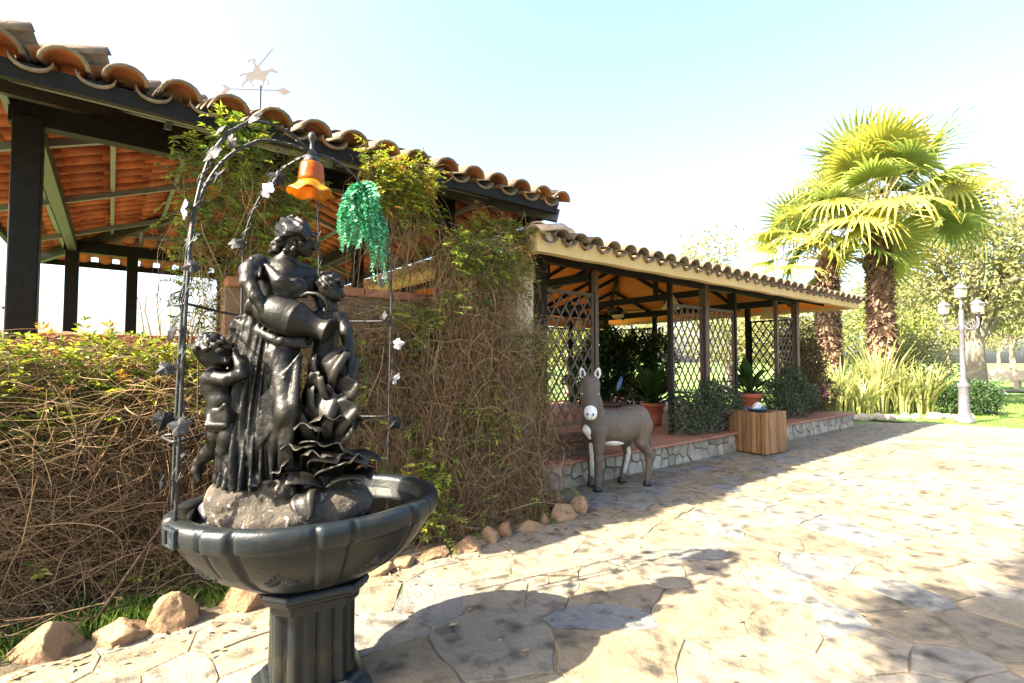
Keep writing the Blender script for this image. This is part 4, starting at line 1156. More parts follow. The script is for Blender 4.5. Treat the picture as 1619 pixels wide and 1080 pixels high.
# ================================================================ sculpting: signed distance fields -> surface nets
class Clay:
    def __init__(s, lo, hi, h):
        s.lo = np.array(lo, float); s.h = h
        s.n = np.ceil((np.array(hi)-s.lo)/h).astype(int)+1
        s.F = np.full(s.n, .5, np.float32)
        s.ax = [s.lo[i]+h*np.arange(s.n[i]) for i in range(3)]
    def sub(s, lo, hi):
        a = np.clip(np.floor((np.array(lo)-s.lo)/s.h).astype(int), 0, s.n-1); b = np.clip(np.ceil((np.array(hi)-s.lo)/s.h).astype(int)+1, 1, s.n)
        sl = tuple(slice(a[i], max(a[i]+1,b[i])) for i in range(3))
        return sl, np.ix_(*[s.ax[i][sl[i]] for i in range(3)])
    def mix(s, sl, d, k, cut=False):
        f = s.F[sl]; d = d.astype(np.float32)
        if cut:
            hh = np.clip(.5-.5*(f+d)/k, 0, 1); s.F[sl] = f*(1-hh)-d*hh+k*hh*(1-hh)
        else:
            hh = np.clip(.5+.5*(d-f)/k, 0, 1); s.F[sl] = d*(1-hh)+f*hh-k*hh*(1-hh)
        return s
    def cap(s, a, b, ra, rb=None, k=.015, cut=False):
        rb = ra if rb is None else rb; a = np.array(a, float); b = np.array(b, float); m = max(ra,rb)+k+.03
        sl, (X,Y,Z) = s.sub(np.minimum(a,b)-m, np.maximum(a,b)+m)
        v = b-a; L2 = (v*v).sum()+1e-12
        t = np.clip(((X-a[0])*v[0]+(Y-a[1])*v[1]+(Z-a[2])*v[2])/L2, 0, 1)
        d = np.sqrt((X-a[0]-v[0]*t)**2+(Y-a[1]-v[1]*t)**2+(Z-a[2]-v[2]*t)**2)-(ra+(rb-ra)*t)
        return s.mix(sl, d, k, cut)
    def chain(s, pts, rs, k=.015):
        for i in range(len(pts)-1): s.cap(pts[i], pts[i+1], rs[i], rs[i+1], k)
        return s
    def ell(s, c, r, k=.015, rot=None, cut=False):
        c = np.array(c, float); r = np.array(r, float); m = r.max()+k+.03
        sl, (X,Y,Z) = s.sub(c-m, c+m)
        x, y, z = X-c[0], Y-c[1], Z-c[2]
        if rot is not None:
            R = np.array(Euler(rot).to_matrix().transposed())
            x, y, z = R[0,0]*x+R[0,1]*y+R[0,2]*z, R[1,0]*x+R[1,1]*y+R[1,2]*z, R[2,0]*x+R[2,1]*y+R[2,2]*z
        else: x, y, z = np.broadcast_arrays(x, y, z)
        k0 = np.sqrt((x/r[0])**2+(y/r[1])**2+(z/r[2])**2); k1 = np.sqrt((x/r[0]**2)**2+(y/r[1]**2)**2+(z/r[2]**2)**2)+1e-9
        return s.mix(sl, k0*(k0-1)/k1, k, cut)
    def field(s, lo, hi, fn, k=.015, cut=False):
        sl, (X,Y,Z) = s.sub(lo, hi)
        return s.mix(sl, fn(*np.broadcast_arrays(X,Y,Z)), k, cut)
    def disp(s, fn, lo=None, hi=None):
        sl, (X,Y,Z) = s.sub(s.lo if lo is None else lo, s.ax and [a[-1] for a in s.ax] if hi is None else hi)
        s.F[sl] += fn(*np.broadcast_arrays(X,Y,Z)).astype(np.float32); return s
    def mesh(s, name, smooth=1):
        F = s.F; F[0]=F[-1]=.1; F[:,0]=F[:,-1]=.1; F[:,:,0]=F[:,:,-1]=.1
        I = F < 0; n = np.array(F.shape)-1
        acc = np.zeros((*n,3), np.float32); cnt = np.zeros(n, np.float32)
        for ax in range(3):
            sa = [slice(None)]*3; sb = [slice(None)]*3; sa[ax] = slice(0,-1); sb[ax] = slice(1,None)
            A = F[tuple(sa)]; B = F[tuple(sb)]; ch = (I[tuple(sa)] != I[tuple(sb)])
            t = np.where(ch, A/np.where(ch, A-B, 1), 0).astype(np.float32)
            o1, o2 = [i for i in range(3) if i != ax]
            for p in (0,1):
                for q in (0,1):
                    s2 = [slice(None)]*3; s2[o1] = slice(p, n[o1]+p); s2[o2] = slice(q, n[o2]+q)
                    c = ch[tuple(s2)]; cnt += c
                    acc[...,ax] += t[tuple(s2)]*c; acc[...,o1] += p*c; acc[...,o2] += q*c
        act = cnt > 0; idx = np.full(n, -1, np.int64); idx[act] = np.arange(act.sum())
        ijk = np.argwhere(act); V = (ijk+acc[act]/cnt[act][:,None])*s.h+s.lo
        Q = []
        for ax in range(3):
            sa = [slice(None)]*3; sb = [slice(None)]*3; sa[ax] = slice(0,-1); sb[ax] = slice(1,None)
            ch = (I[tuple(sa)] != I[tuple(sb)]); e = np.argwhere(ch); fl = I[tuple(sa)][ch]
            o1, o2 = (ax+1)%3, (ax+2)%3
            ok = (e[:,o1]>0)&(e[:,o2]>0)&(e[:,o1]<n[o1])&(e[:,o2]<n[o2]); e = e[ok]; fl = fl[ok]
            def g(d1, d2):
                f = e.copy(); f[:,o1] -= d1; f[:,o2] -= d2; return idx[f[:,0],f[:,1],f[:,2]]
            q = np.stack([g(1,1), g(0,1), g(0,0), g(1,0)], 1)
            q[~fl] = q[~fl][:,::-1]; Q.append(q)
        Q = np.concatenate(Q); Q = Q[(Q>=0).all(1)]
        for _ in range(smooth):                               # light laplacian smoothing
            sm = np.zeros_like(V); c = np.zeros(len(V))
            for a in range(4):
                b = (a+1)%4
                np.add.at(sm, Q[:,a], V[Q[:,b]]); np.add.at(c, Q[:,a], 1); np.add.at(sm, Q[:,b], V[Q[:,a]]); np.add.at(c, Q[:,b], 1)
            V = V*.5+.5*sm/np.maximum(c,1)[:,None]
        return np_mesh(name, V, Q, True)

def wob(X, Y, Z, f, s=0.):
    return np.sin(X*f+s+1.7*np.sin(Y*f*.8+s))*np.sin(Y*f*1.1+2+1.3*np.sin(Z*f*.9))*np.sin(Z*f+1+1.5*np.sin(X*f*.7+s))

# ================================================================ the fountain statue
# drawing frame: a to the right, b downward (1 unit = 2.875 mm), c = depth in metres away from the viewer
U = .002875
def D(a, b, c=0.):
    k = 1+c/2.3                                     # nearer parts were measured larger: bring them to true size
    return ((810+(a-810)*k-460)*U, c, EYE+(572-b)*k*U)
st_loc = RGT*(-1.006)+FWD*2.30
statue = empty('statue_group', (st_loc.x, st_loc.y, 0), math.atan2(RGT.y, RGT.x), 'dark statue of a woman pouring a jar with two children, standing in the fountain basin', 'statue')

# --- woman: body and gown one continuous surface
C = Clay((-.34,-.26,.78), (.22,.22,2.14), .0052)
# torso and hips
C.ell(D(446,440,.0), (.090,.078,.094), .03, (0,.25,0))
C.cap(D(408,419,-.035), D(482,432,.05), .046, .042, .03)
C.ell(D(470,455,-.052), (.050,.048,.046), .018); C.ell(D(483,452,.025), (.046,.046,.044), .018)
C.cap(D(440,455), D(432,508), .074, .070, .03)
C.ell(D(430,535,0), (.128,.108,.095), .03)
# neck, head in profile to the right and bowed
C.chain([D(440,428,0), D(447,412,-.004), D(458,396,-.004)], [.046,.036,.036], .014)
C.ell(D(466,374,0), (.058,.056,.070), .015, (0,.42,0))
C.ell(D(477,389,-.002), (.042,.040,.040), .015)
C.cap(D(484,401,-.002), D(480,399,-.002), .015, .020, .014)             # chin
C.cap(D(490,378,-.002), D(496,391,-.002), .006, .010, .008)             # nose
C.cap(D(486,372,-.018), D(489,371,.014), .010, .010, .010)              # brow
C.cap(D(491,397,-.010), D(491,397,.006), .007, .007, .006)              # lips
C.ell(D(487,380,-.030), (.011,.010,.010), .008, cut=True); C.ell(D(489,380,.026), (.011,.010,.010), .008, cut=True)
C.ell(D(486,381,-.026), (.009,.008,.007), .004)
C.ell(D(464,383,-.052), (.010,.008,.016), .006)                          # ear
# near arm: short sleeve, elbow out toward the viewer, hand on the jar
C.chain([D(406,418,-.055), D(394,428,-.09), D(389,446,-.135)], [.047,.045,.034], .014)
C.chain([D(391,440,-.13), D(404,470,-.165), D(421,496,-.165)], [.031,.028,.020], .012)
C.ell(D(428,505,-.160), (.030,.018,.022), .010, (0,.75,0))
for i, (da, db) in enumerate(((0,0),(4,-3.5),(8,-6.5),(11,-9))):
    C.chain([D(431+da,510+db,-.160), D(437+da,517+db,-.165), D(441+da,523+db,-.150)], [.0085,.0080,.0065], .003)
C.chain([D(428,500,-.165), D(438,497,-.182), D(445,500,-.180)], [.010,.0085,.007], .004)
# far arm under the jar
C.chain([D(484,434,.055), D(503,462,.075), D(512,496,.05), D(500,518,.01)], [.042,.034,.028,.022], .014)
# skirt: folded cone
def skirt(X, Y, Z):
    b = 572-(Z-EYE)/U                                       # back to drawing height
    t = np.clip((b-505)/250, 0, 1)
    cx = (428-460+ -6*np.sin(t*3.1) - 2*t)*U; cy = -.01-.03*t
    th = np.arctan2((Y-cy), (X-cx))
    rx = (.132+.018*np.sin(t*2.8)+.035*t**2)*(1-.10*np.exp(-((t-.42)/.2)**2)); ry = .105+.035*t+.03*t**2
    rr = 1/np.sqrt((np.cos(th)/rx)**2+(np.sin(th)/ry)**2)
    ph = th*11+2.6*np.sin(t*2.4+.6)+1.2*np.sin(th*2+t*3)
    fold = (np.abs(np.sin(ph))**.7-.55)*.020*(.4+t)+ .007*np.sin(th*23+t*9+2*np.sin(th*5))
    rho = np.hypot(X-cx, Y-cy)
    d = (rho-(rr+fold))*.75
    return np.maximum(d, np.maximum((b-756)*U, (500-b)*U))
C.field((-.34,-.26,.80), (.22,.22,1.66), skirt, .02)
# bent leg under the cloth and the bare foot
C.cap(D(445,560,-.09), D(458,652,-.165), .060, .050, .035); C.cap(D(458,652,-.165), D(430,742,-.10), .048, .045, .04)
C.chain([D(420,742,-.12), D(412,752,-.17), D(404,762,-.205)], [.030,.026,.016], .012)
for i in range(4): C.cap(D(401+i*4.2,761+i*.6,-.20), D(398+i*4.4,765+i*.5,-.218), .0085, .007, .003)
# diagonal drapery across the knees and shawl bunched round the hips
r_ = random.Random(5)
for i in range(12):
    t = i/11
    p0 = (362+8*t+r_.uniform(-3,3), 548-42*t, -.03-.05*t); p1 = (395+10*t, 512+16*t+r_.uniform(-4,4), -.10); p2 = (440+6*t, 535+10*t-14*(t-.5), -.135); p3 = (484-4*t, 548-12*t, -.10)
    C.chain([D(*p0), D(*p1), D(*p2), D(*p3)], [.011,.013,.014,.010], .007)
for i in range(10):
    t = i/9
    C.chain([D(478-4*t,556+70*t,-.125-.02*t), D(452-6*t,590+72*t,-.170-.012*t), D(418-4*t,628+74*t,-.158-.02*t), D(388-4*t,660+80*t,-.095-.03*t)], [.005,.0095,.0095,.005], .005)
for i in range(6):
    t = i/5
    C.chain([D(474-5*t,570,-.140), D(470-8*t,640,-.195), D(462-14*t,700,-.185), D(466-20*t,745,-.15)], [.006,.011,.012,.010], .006)
# bodice folds fanning from the shoulder
for i in range(9):
    t = i/8
    C.chain([D(418+5*t,418+2*t,-.080), D(430+22*t,444-2*t,-.104-.010*math.sin(t*3)), D(438+46*t,474-6*t,-.100+.030*t)], [.008,.0095,.008], .003)
for i in range(5): C.cap(D(396+4*i,411-2*abs(i-2),-.098+.01*i), D(385+6*i,433+i,-.132), .0075, .006, .005)
C.disp(lambda X,Y,Z: .0016*wob(X,Y,Z,70))
woman = put('woman_figure', C.mesh('woman_figure'), statue, M['bronze'])
# --- hair: waves swept back from the brow with a knot
H = Clay((-.16,-.12,1.88), (.16,.12,2.16), .0045)
H.ell(D(457,365,.0), (.070,.066,.062), .012, (0,.35,0)); H.ell(D(444,384,.0), (.036,.050,.036), .014)
r_ = random.Random(3)
for i in range(13):
    t = i/12; c = -.066+.132*t; q = math.sin(math.pi*t)
    H.chain([D(489-5*(1-q),366+9*(1-q),c*.75), D(474,354+10*(1-q)-6*q,c), D(452,354+12*(1-q)-4*q,c*1.06), D(436,378,c*.9)], [.012,.016,.016,.012], .004)
for (a, b, c, q) in ((435,392,-.03,.017),(428,396,.0,.015),(437,398,.03,.015),(430,386,-.02,.016),(447,347,-.01,.018),(458,343,.01,.017),(468,345,-.012,.014),(441,354,.02,.017),(494,372,-.03,.010),(497,368,.01,.010),(474,384,-.058,.013),(462,392,-.05,.013),(450,396,-.045,.014)):
    H.ell(D(a,b,c), (q*1.15,q*1.1,q), .005)
H.disp(lambda X,Y,Z: .0026*np.sin((X*.8+Z*1.1)*150+4*np.sin(Y*40+X*20)))
put('hair', H.mesh('hair'), woman, M['bronze'])

# --- jar
ja = Vector(D(397,481,-.115)); jb = Vector(D(519,524,-.10)); jd = (jb-ja).normalized(); jl = (jb-ja).length
sx = jd.cross(Vector((0,1,0))).normalized(); sy = sx.cross(jd)
JM = Matrix(((sx.x,sy.x,jd.x,ja.x),(sx.y,sy.y,jd.y,ja.y),(sx.z,sy.z,jd.z,ja.z),(0,0,0,1)))
prof = [(.052,-.005),(.060,.004),(.050,.018),(.062,.045),(.083,.085),(.093,.130),(.095,.165),(.091,.195),(.093,.199),(.088,.205),(.076,.235),(.060,.262),(.050,.285),(.047,.305),(.052,.322),(.062,.338),(.066,.345),(.060,.350),(.048,.335)]
prof = [(r0*.88, z*jl/.345) for r0, z in prof]
jar = MB().lathe(prof, 40, JM).build('jar', M['bronze'], statue)
MB().tube([D(474,468,-.13), D(486,463,-.14), D(500,464,-.145), D(511,471,-.145), D(518,483,-.14), D(517,492,-.135), D(512,491,-.135), D(513,486,-.135)], [.007,.008,.008,.008,.0075,.007,.006,.005], 8).build('handle', M['bronze'], jar)

# --- children
def child_body(fn, lo, hi, name):
    c = Clay(lo, hi, .0046); fn(c); c.disp(lambda X,Y,Z: .0011*wob(X,Y,Z,80)); return put(name, c.mesh(name), statue, M['bronze'])
def left_child(C):
    C.ell(D(338,558,-.12), (.066,.064,.066), .012); C.ell(D(350,568,-.122), (.042,.046,.040), .014)      # skull, face to the right
    C.cap(D(365,564,-.122), D(368,568,-.122), .007, .009, .007); C.ell(D(360,571,-.150), (.020,.018,.018), .010)
    C.cap(D(364,576,-.122), D(363,578,-.122), .008, .008, .006); C.ell(D(357,562,-.165), (.010,.008,.007), .006, cut=True)
    C.cap(D(342,580,-.12), D(343,594,-.12), .034, .038, .014)
    C.ell(D(344,606,-.12), (.058,.060,.050), .02); C.cap(D(345,606,-.12), D(352,640,-.12), .056, .056, .025)
    C.ell(D(357,632,-.125), (.052,.054,.046), .02); C.ell(D(352,656,-.12), (.060,.060,.046), .02)
    C.cap(D(331,598,-.155), D(340,594,-.165), .030, .030, .014)
    C.chain([D(334,597,-.165), D(360,600,-.185), D(384,592,-.185)], [.031,.029,.025], .010)               # near arm reaching forward
    C.chain([D(386,592,-.185), D(381,578,-.180), D(374,566,-.165)], [.024,.021,.015], .008)
    C.ell(D(373,562,-.160), (.014,.014,.016), .006)
    for i in range(4): C.cap(D(371+i*2.2,560-i*.4,-.170+.008*i), D(369+i*2.2,551,-.165+.008*i), .0055, .0045, .002)
    C.chain([D(350,597,-.075), D(372,592,-.07), D(386,580,-.075)], [.030,.026,.020], .010)
    C.chain([D(362,660,-.14), D(366,690,-.145), D(359,712,-.14)], [.047,.043,.033], .014)                 # standing leg
    C.chain([D(359,712,-.14), D(361,732,-.135), D(357,757,-.135)], [.034,.035,.024], .012)
    C.chain([D(356,760,-.135), D(366,766,-.15), D(383,768,-.165)], [.024,.022,.013], .010)
    for i in range(4): C.cap(D(380+i*1.4,768,-.152-.009*i), D(388-i*.8,769,-.155-.011*i), .0065, .0055, .002)
    C.chain([D(348,662,-.10), D(346,690,-.10), D(343,706,-.09)], [.046,.040,.031], .014)                  # trailing leg
    C.chain([D(344,704,-.09), D(333,716,-.06), D(321,729,-.04)], [.032,.032,.022], .012)
    C.chain([D(319,729,-.04), D(316,742,-.045), D(321,757,-.055)], [.024,.022,.011], .010)
kid = child_body(left_child, (-.44,-.29,.82), (-.08,.06,1.64), 'child_figure')
kid['label'] = 'nude standing child with tilted head reaching up to the woman'
H = Clay((-.42,-.22,1.38), (-.16,-.02,1.62), .0045)
H.ell(D(334,552,-.12), (.068,.068,.060), .012)
for i in range(34):
    a = i*2.4; q = i/34; el = 1.35-1.55*q
    p = (334+25*math.cos(a)*math.cos(el), 553-23*math.sin(el), -.12+.072*math.sin(a)*math.cos(el))
    if p[0] > 352 and p[1] > 556: continue
    H.ell(D(*p), (.017,.014,.012), .007, (a, el, 0))
H.disp(lambda X,Y,Z: .002*np.sin((X+Z*.6)*170+4*np.sin(Y*50)))
put('hair', H.mesh('hair'), kid, M['bronze'])
L_ = Clay((-.40,-.23,.98), (-.08,-.02,1.34), .0045)
r_ = random.Random(8)
for i in range(10):
    t = i/9
    L_.chain([D(331+2*t,644+14*t,-.10), D(342,648+16*t,-.178), D(362,646+18*t,-.185), D(376,654+14*t,-.15)], [.009,.010,.010,.008], .006)
for i in range(6): L_.chain([D(333+5*i,656,-.172), D(331+6*i,672,-.186), D(333+5*i,684-2*abs(i-2),-.183)], [.008,.010,.006], .007)
L_.chain([D(352,646,-.19), D(358,640,-.198), D(362,648,-.195)], [.009,.009,.007], .004)
put('loincloth', L_.mesh('loincloth'), kid, M['bronze'])

def right_child(C):
    C.ell(D(522,455,.04), (.056,.056,.060), .012); C.ell(D(530,466,.028), (.036,.038,.034), .014)
    C.cap(D(541,462,.018), D(544,467,.018), .006, .008, .006); C.ell(D(537,461,.000), (.008,.008,.006), .005, cut=True); C.cap(D(539,474,.015), D(538,475,.015), .006,.006,.006)
    C.cap(D(522,476,.045), D(521,492,.045), .030, .036, .014)
    C.ell(D(519,508,.045), (.064,.052,.056), .02); C.cap(D(518,510,.045), D(514,560,.03), .054, .056, .025); C.ell(D(512,575,.025), (.060,.056,.046), .02)
    C.chain([D(537,500,.03), D(547,524,.0), D(551,548,-.02)], [.031,.028,.024], .012)
    C.chain([D(551,548,-.02), D(554,572,-.035), D(552,592,-.055)], [.024,.021,.014], .010)
    C.ell(D(551,598,-.062), (.013,.016,.016), .006)
    for i in range(4): C.cap(D(546+i*3,602,-.070), D(545+i*3,612,-.078), .0055, .0045, .002)
    C.chain([D(503,500,.02), D(494,520,-.01), D(488,540,-.03)], [.030,.026,.018], .012)
    C.chain([D(506,580,.0), D(500,640,-.02), D(505,700,.0)], [.050,.040,.03], .014); C.chain([D(524,580,.03), D(532,640,.03), D(530,710,.03)], [.050,.040,.03], .014)
kid2 = child_body(right_child, (.02,-.14,1.02), (.34,.20,1.88), 'child_figure')
kid2['label'] = 'child under the pouring jar with one arm hanging down'
H = Clay((.08,-.06,1.70), (.28,.13,1.88), .0045)
H.ell(D(520,449,.045), (.058,.060,.052), .012)
for i in range(30):
    a = i*2.4; q = i/30; el = 1.3-1.5*q
    p = (520+21*math.cos(a)*math.cos(el), 450-19*math.sin(el), .045+.064*math.sin(a)*math.cos(el))
    if p[0] > 531 and p[1] > 456: continue
    H.ell(D(*p), (.015,.013,.011), .006, (a, el, 0))
H.disp(lambda X,Y,Z: .002*np.sin((X+Z*.6)*170+4*np.sin(Y*50)))
put('hair', H.mesh('hair'), kid2, M['bronze'])

# --- the cascade of curling petals
def petal(base, tip, out, wd, cup=.35, curl=.25, roll=.18, seed=0, th=.007):
    b0 = Vector(D(*base)); t0 = Vector(D(*tip)); d = t0-b0; L = d.length; d.normalize()
    o = Vector(out).normalized(); s = d.cross(o).normalized(); o = s.cross(d).normalized()
    rr = random.Random(seed); nu, nv = 12, 12; vs = []
    tw = rr.uniform(-.3,.3); ph = rr.uniform(0,6)
    for side in (0, 1):
        for j in range(nv+1):
            v = j/nv; wv_ = wd*1.18*(math.sin(math.pi*(.15+.775*v**.9))**.5)
            for i in range(nu+1):
                u = i/nu*2-1
                x = u*wv_; zc = cup*wd*(u*u) - roll*wd*max(0,abs(u)-.72)*4.0 + wd*.15*math.sin(u*3.4+ph+v*2)*v**1.5 + math.sin(v*6+ph)*wd*.05
                zc += -curl*L*(max(0,v-.45)**2)*2.2 + .12*L*math.sin(math.pi*v)
                p = b0+d*(L*v)+s*(x*math.cos(tw*v))+o*(zc + x*math.sin(tw*v))
                p -= o*(th*side*(.55+.45*math.sin(math.pi*v)))
                vs.append(p)
    n1 = (nu+1)*(nv+1); fs = []
    for j in range(nv):
        for i in range(nu):
            q = (j*(nu+1)+i, j*(nu+1)+i+1, (j+1)*(nu+1)+i+1, (j+1)*(nu+1)+i)
            fs.append(q); fs.append(tuple(n1+k for k in reversed(q)))
    rim = [i for i in range(nu+1)]+[j*(nu+1)+nu for j in range(1,nv+1)]+[nv*(nu+1)+i for i in range(nu-1,-1,-1)]+[j*(nu+1) for j in range(nv-1,0,-1)]
    for k in range(len(rim)):
        a_, b_ = rim[k], rim[(k+1)%len(rim)]; fs.append((b_, a_, n1+a_, n1+b_))
    MB().add(vs, fs, True).build('petal', M['bronze'], statue)
F_ = (0,-1,0)
pl = [ # base, tip, facing, half width
 ((515,612,-.06),(538,552,-.12),(-.3,-1,.4),.060),((528,615,-.04),(556,566,-.06),(.4,-.8,.3),.055),((508,600,-.05),(486,566,-.10),(-.7,-.7,.4),.045),
 ((520,640,-.05),(500,592,-.16),(-.2,-.8,.8),.060),((530,640,-.05),(560,600,-.12),(.4,-.8,.6),.060),((512,660,-.04),(478,618,-.14),(-.6,-.8,.5),.060),
 ((505,690,-.06),(512,628,-.18),(0,-1,.45),.075),((520,680,-.05),(548,640,-.17),(.3,-.9,.5),.070),((500,700,-.05),(462,660,-.17),(-.5,-.9,.3),.060),
 ((515,710,-.04),(556,668,-.15),(.5,-.8,.6),.065),((525,705,.0),(574,690,-.06),(.7,-.6,.6),.065),((500,715,-.06),(458,692,-.20),(-.4,-.8,.7),.050),
 ((505,730,-.06),(536,700,-.21),(.1,-.9,.8),.075),((530,730,-.03),(580,722,-.12),(.5,-.6,.8),.070),((490,740,-.08),(462,716,-.22),(-.4,-.8,.8),.055),
 ((500,750,-.06),(480,730,-.24),(-.2,-.7,.9),.060),((520,752,-.05),(555,742,-.22),(.3,-.7,.9),.070),((540,748,-.0),(584,742,-.06),(.7,-.5,.8),.060),
 ((470,752,-.10),(440,736,-.22),(-.4,-.7,.7),.045),((490,768,-.12),(478,806,-.26),(-.1,-1,.2),.050),((515,765,-.10),(545,778,-.24),(.3,-.9,.5),.055),
 ((530,700,.06),(560,650,.10),(.7,.2,.4),.065),((545,740,.08),(585,715,.12),(.7,.3,.5),.065),((500,690,.08),(505,640,.15),(0,.9,.4),.07),((470,720,.10),(440,690,.2),(-.3,.9,.4),.07)]
pl = pl[:10]+pl[18:20]+pl[21:]                       # the upright upper leaves, two at the foot, the back
rp = random.Random(17)
for (b_, R_, n_, out_, wd_) in ((700,.085,4,.095,.072),(730,.098,5,.10,.078),(758,.108,5,.09,.070)):
    for q in range(n_):
        th_ = math.radians(-88+176*(q+.5+rp.uniform(-.25,.25))/n_ + (12 if b_ % 2 else 0)); sn, cs = math.sin(th_), math.cos(th_)
        rr = R_+out_*rp.uniform(.95,1.5); db = rp.uniform(8,52)
        pl.append(((512+R_*.55*sn/U, b_+6, -.55*R_*cs), (512+rr*sn/U, b_-db, -rr*cs), (-sn*.35, cs*.35, 1.0), wd_*rp.uniform(1.0,1.4)))
for i, (b_, t_, o_, w_) in enumerate(pl): petal(b_, t_, o_, w_, cup=.34+.16*math.sin(i*2.1), curl=.22+.22*math.sin(i*1.3), roll=.36, seed=i, th=.009)
# core behind the petals
K = Clay((-.02,-.16,.80), (.36,.20,1.38), .007)
K.chain([D(515,610,.0), D(510,660,.0), D(510,720,.0), D(512,775,.0)], [.045,.075,.105,.125], .03)
K.disp(lambda X,Y,Z: .008*wob(X,Y,Z,28))
put('drapery_core', K.mesh('drapery_core'), statue, M['bronze'])
# --- rock the group stands on
K = Clay((-.42,-.36,.66), (.38,.30,.96), .0065)
K.ell(D(458,800,-.02), (.325,.250,.095), .03); K.ell(D(410,782,-.06), (.20,.17,.085), .03); K.ell(D(440,768,-.14), (.085,.07,.085), .03); K.ell(D(362,786,-.12), (.075,.09,.075), .03); K.ell(D(530,790,.0),(.17,.18,.10),.03)
K.ell(D(432,766,-.215), (.020,.03,.012), .010, cut=True)
K.disp(lambda X,Y,Z: .010*wob(X,Y,Z,22)+.006*wob(X,Y,Z,55,2.)+.004*np.abs(wob(X,Y,Z,90,1.)))
put('rock_base', K.mesh('rock_base'), statue, M['rockbase'])

# ================================================================ the fountain: basin on a fluted pedestal
fo_loc = RGT*(-.905)+FWD*2.34
fountain = empty('fountain', (fo_loc.x, fo_loc.y, 0), math.radians(-8), 'dark green-black lobed fountain basin on a fluted pedestal', 'fountain')
AB = (.565, .475)                                              # half axes of the rim
NB = 288
def lobe(th):
    """lobed outline: eight panels with raised bands between"""
    p = (th/(2*math.pi)*8) % 1.0
    q = abs(p-.5)*2                                             # 1 at a band centre, 0 mid panel
    return q
def basin_ring(s, z, bandamt, inner=False):
    out = []
    for k in range(NB):
        th = 2*math.pi*k/NB; q = lobe(th)
        bd = .7*bandamt*(1 if q > .78 else (0 if q < .73 else (q-.73)/.05))
        groove = -bandamt*.75 if .655 < q < .72 else 0
        rr = s+(0 if inner else bd+groove+.012*math.cos(8*th)*(-1)*s)
        out.append((AB[0]*rr*math.cos(th), AB[1]*rr*math.sin(th), z))
    return out
prof = [(.30,.485,.0),(.42,.495,.012),(.56,.525,.022),(.70,.572,.030),(.82,.630,.034),(.895,.690,.034),(.94,.735,.030),(.950,.748,.028),(.985,.752,.032),(1.0,.768,.034),(1.005,.805,.034),(.995,.826,.032),(.97,.836,.026),(.92,.838,.010),(.875,.832,.0),(.86,.815,.0),(.84,.76,.0),(.76,.68,.0),(.55,.62,.0),(.02,.60,.0)]
vs = []; 
for i, (s_, z, bamt) in enumerate(prof): vs += basin_ring(s_, z, bamt, i >= 14)
fs = []
for i in range(len(prof)-1):
    for k in range(NB): fs.append((i*NB+k, i*NB+(k+1)%NB, (i+1)*NB+(k+1)%NB, (i+1)*NB+k))
fs.append(tuple(range(NB-1,-1,-1)))
basin = MB().add(vs, fs, True).build('basin', M['basin'], fountain)
MB().add([(AB[0]*.85*math.cos(2*math.pi*k/64), AB[1]*.85*math.sin(2*math.pi*k/64), .775) for k in range(64)], [tuple(range(64))]).build('water', M['water'], fountain)
# leaf sprays in relief on each panel
def on_bowl(th, f):
    """point and outward normal on the bowl at angle th, f from 0 (low) to 1 (under the rim)"""
    s_ = .62+.31*f; z = .545+.185*f**1.15
    p = Vector((AB[0]*s_*math.cos(th), AB[1]*s_*math.sin(th), z)); n_ = Vector((math.cos(th)/AB[0], math.sin(th)/AB[1], -1.5)).normalized()
    return p, n_
for k in range(8):
    th = 2*math.pi*(k+.5)/8
    b = MB()
    for j, (da, df, ln) in enumerate(((0,.28,.06),(.035,.22,.052),(-.035,.22,.052),(.08,.14,.05),(-.08,.14,.05),(.13,.02,.05),(-.13,.02,.05))):
        p0, n0 = on_bowl(th, .38); p1, n1 = on_bowl(th+da, .42+df)
        d_ = (p1-p0); L = d_.length; d_.normalize(); s = d_.cross(n0).normalized()
        q0 = p0+d_*L*.25
        for w_ in (1,):
            ring = []
            for i in range(7):
                t = i/6; wd = .017*math.sin(math.pi*(.1+.85*t)); c = q0+d_*(L*.95)*t+n0*(.012+.012*math.sin(math.pi*t))
                ring += [c-s*wd-n0*.016, c+n0*.004, c+s*wd-n0*.016]
            b.add(ring, [f for i in range(6) for f in ((i*3,i*3+1,i*3+4,i*3+3),(i*3+1,i*3+2,i*3+5,i*3+4))], True)
    b.build('leaf_relief', M['basin'], basin)
# square spout holder on the near left lobe
thl = math.radians(201)
pt_ = Vector((AB[0]*1.0*math.cos(thl), AB[1]*1.0*math.sin(thl), .795)); Rz = Matrix.Translation(pt_) @ Matrix.Rotation(math.atan2(math.sin(thl)/AB[1], math.cos(thl)/AB[0]), 4, 'Z')
sp = MB()
for (y0,y1,z0,z1) in ((-.062,-.034,-.05,.042),(.034,.062,-.05,.042),(-.034,.034,.028,.042),(-.034,.034,-.05,-.034)):
    sp.box((-.07,y0*.8,z0*.8),(.018,y1*.8,z1*.8), Rz)
bevel(sp.build('spout_bracket', M['basin'], basin), .006, 2)
MB().box((-.03,-.026,-.026),(.008,.026,.021), Rz).build('spout_opening', M['dark'], basin)
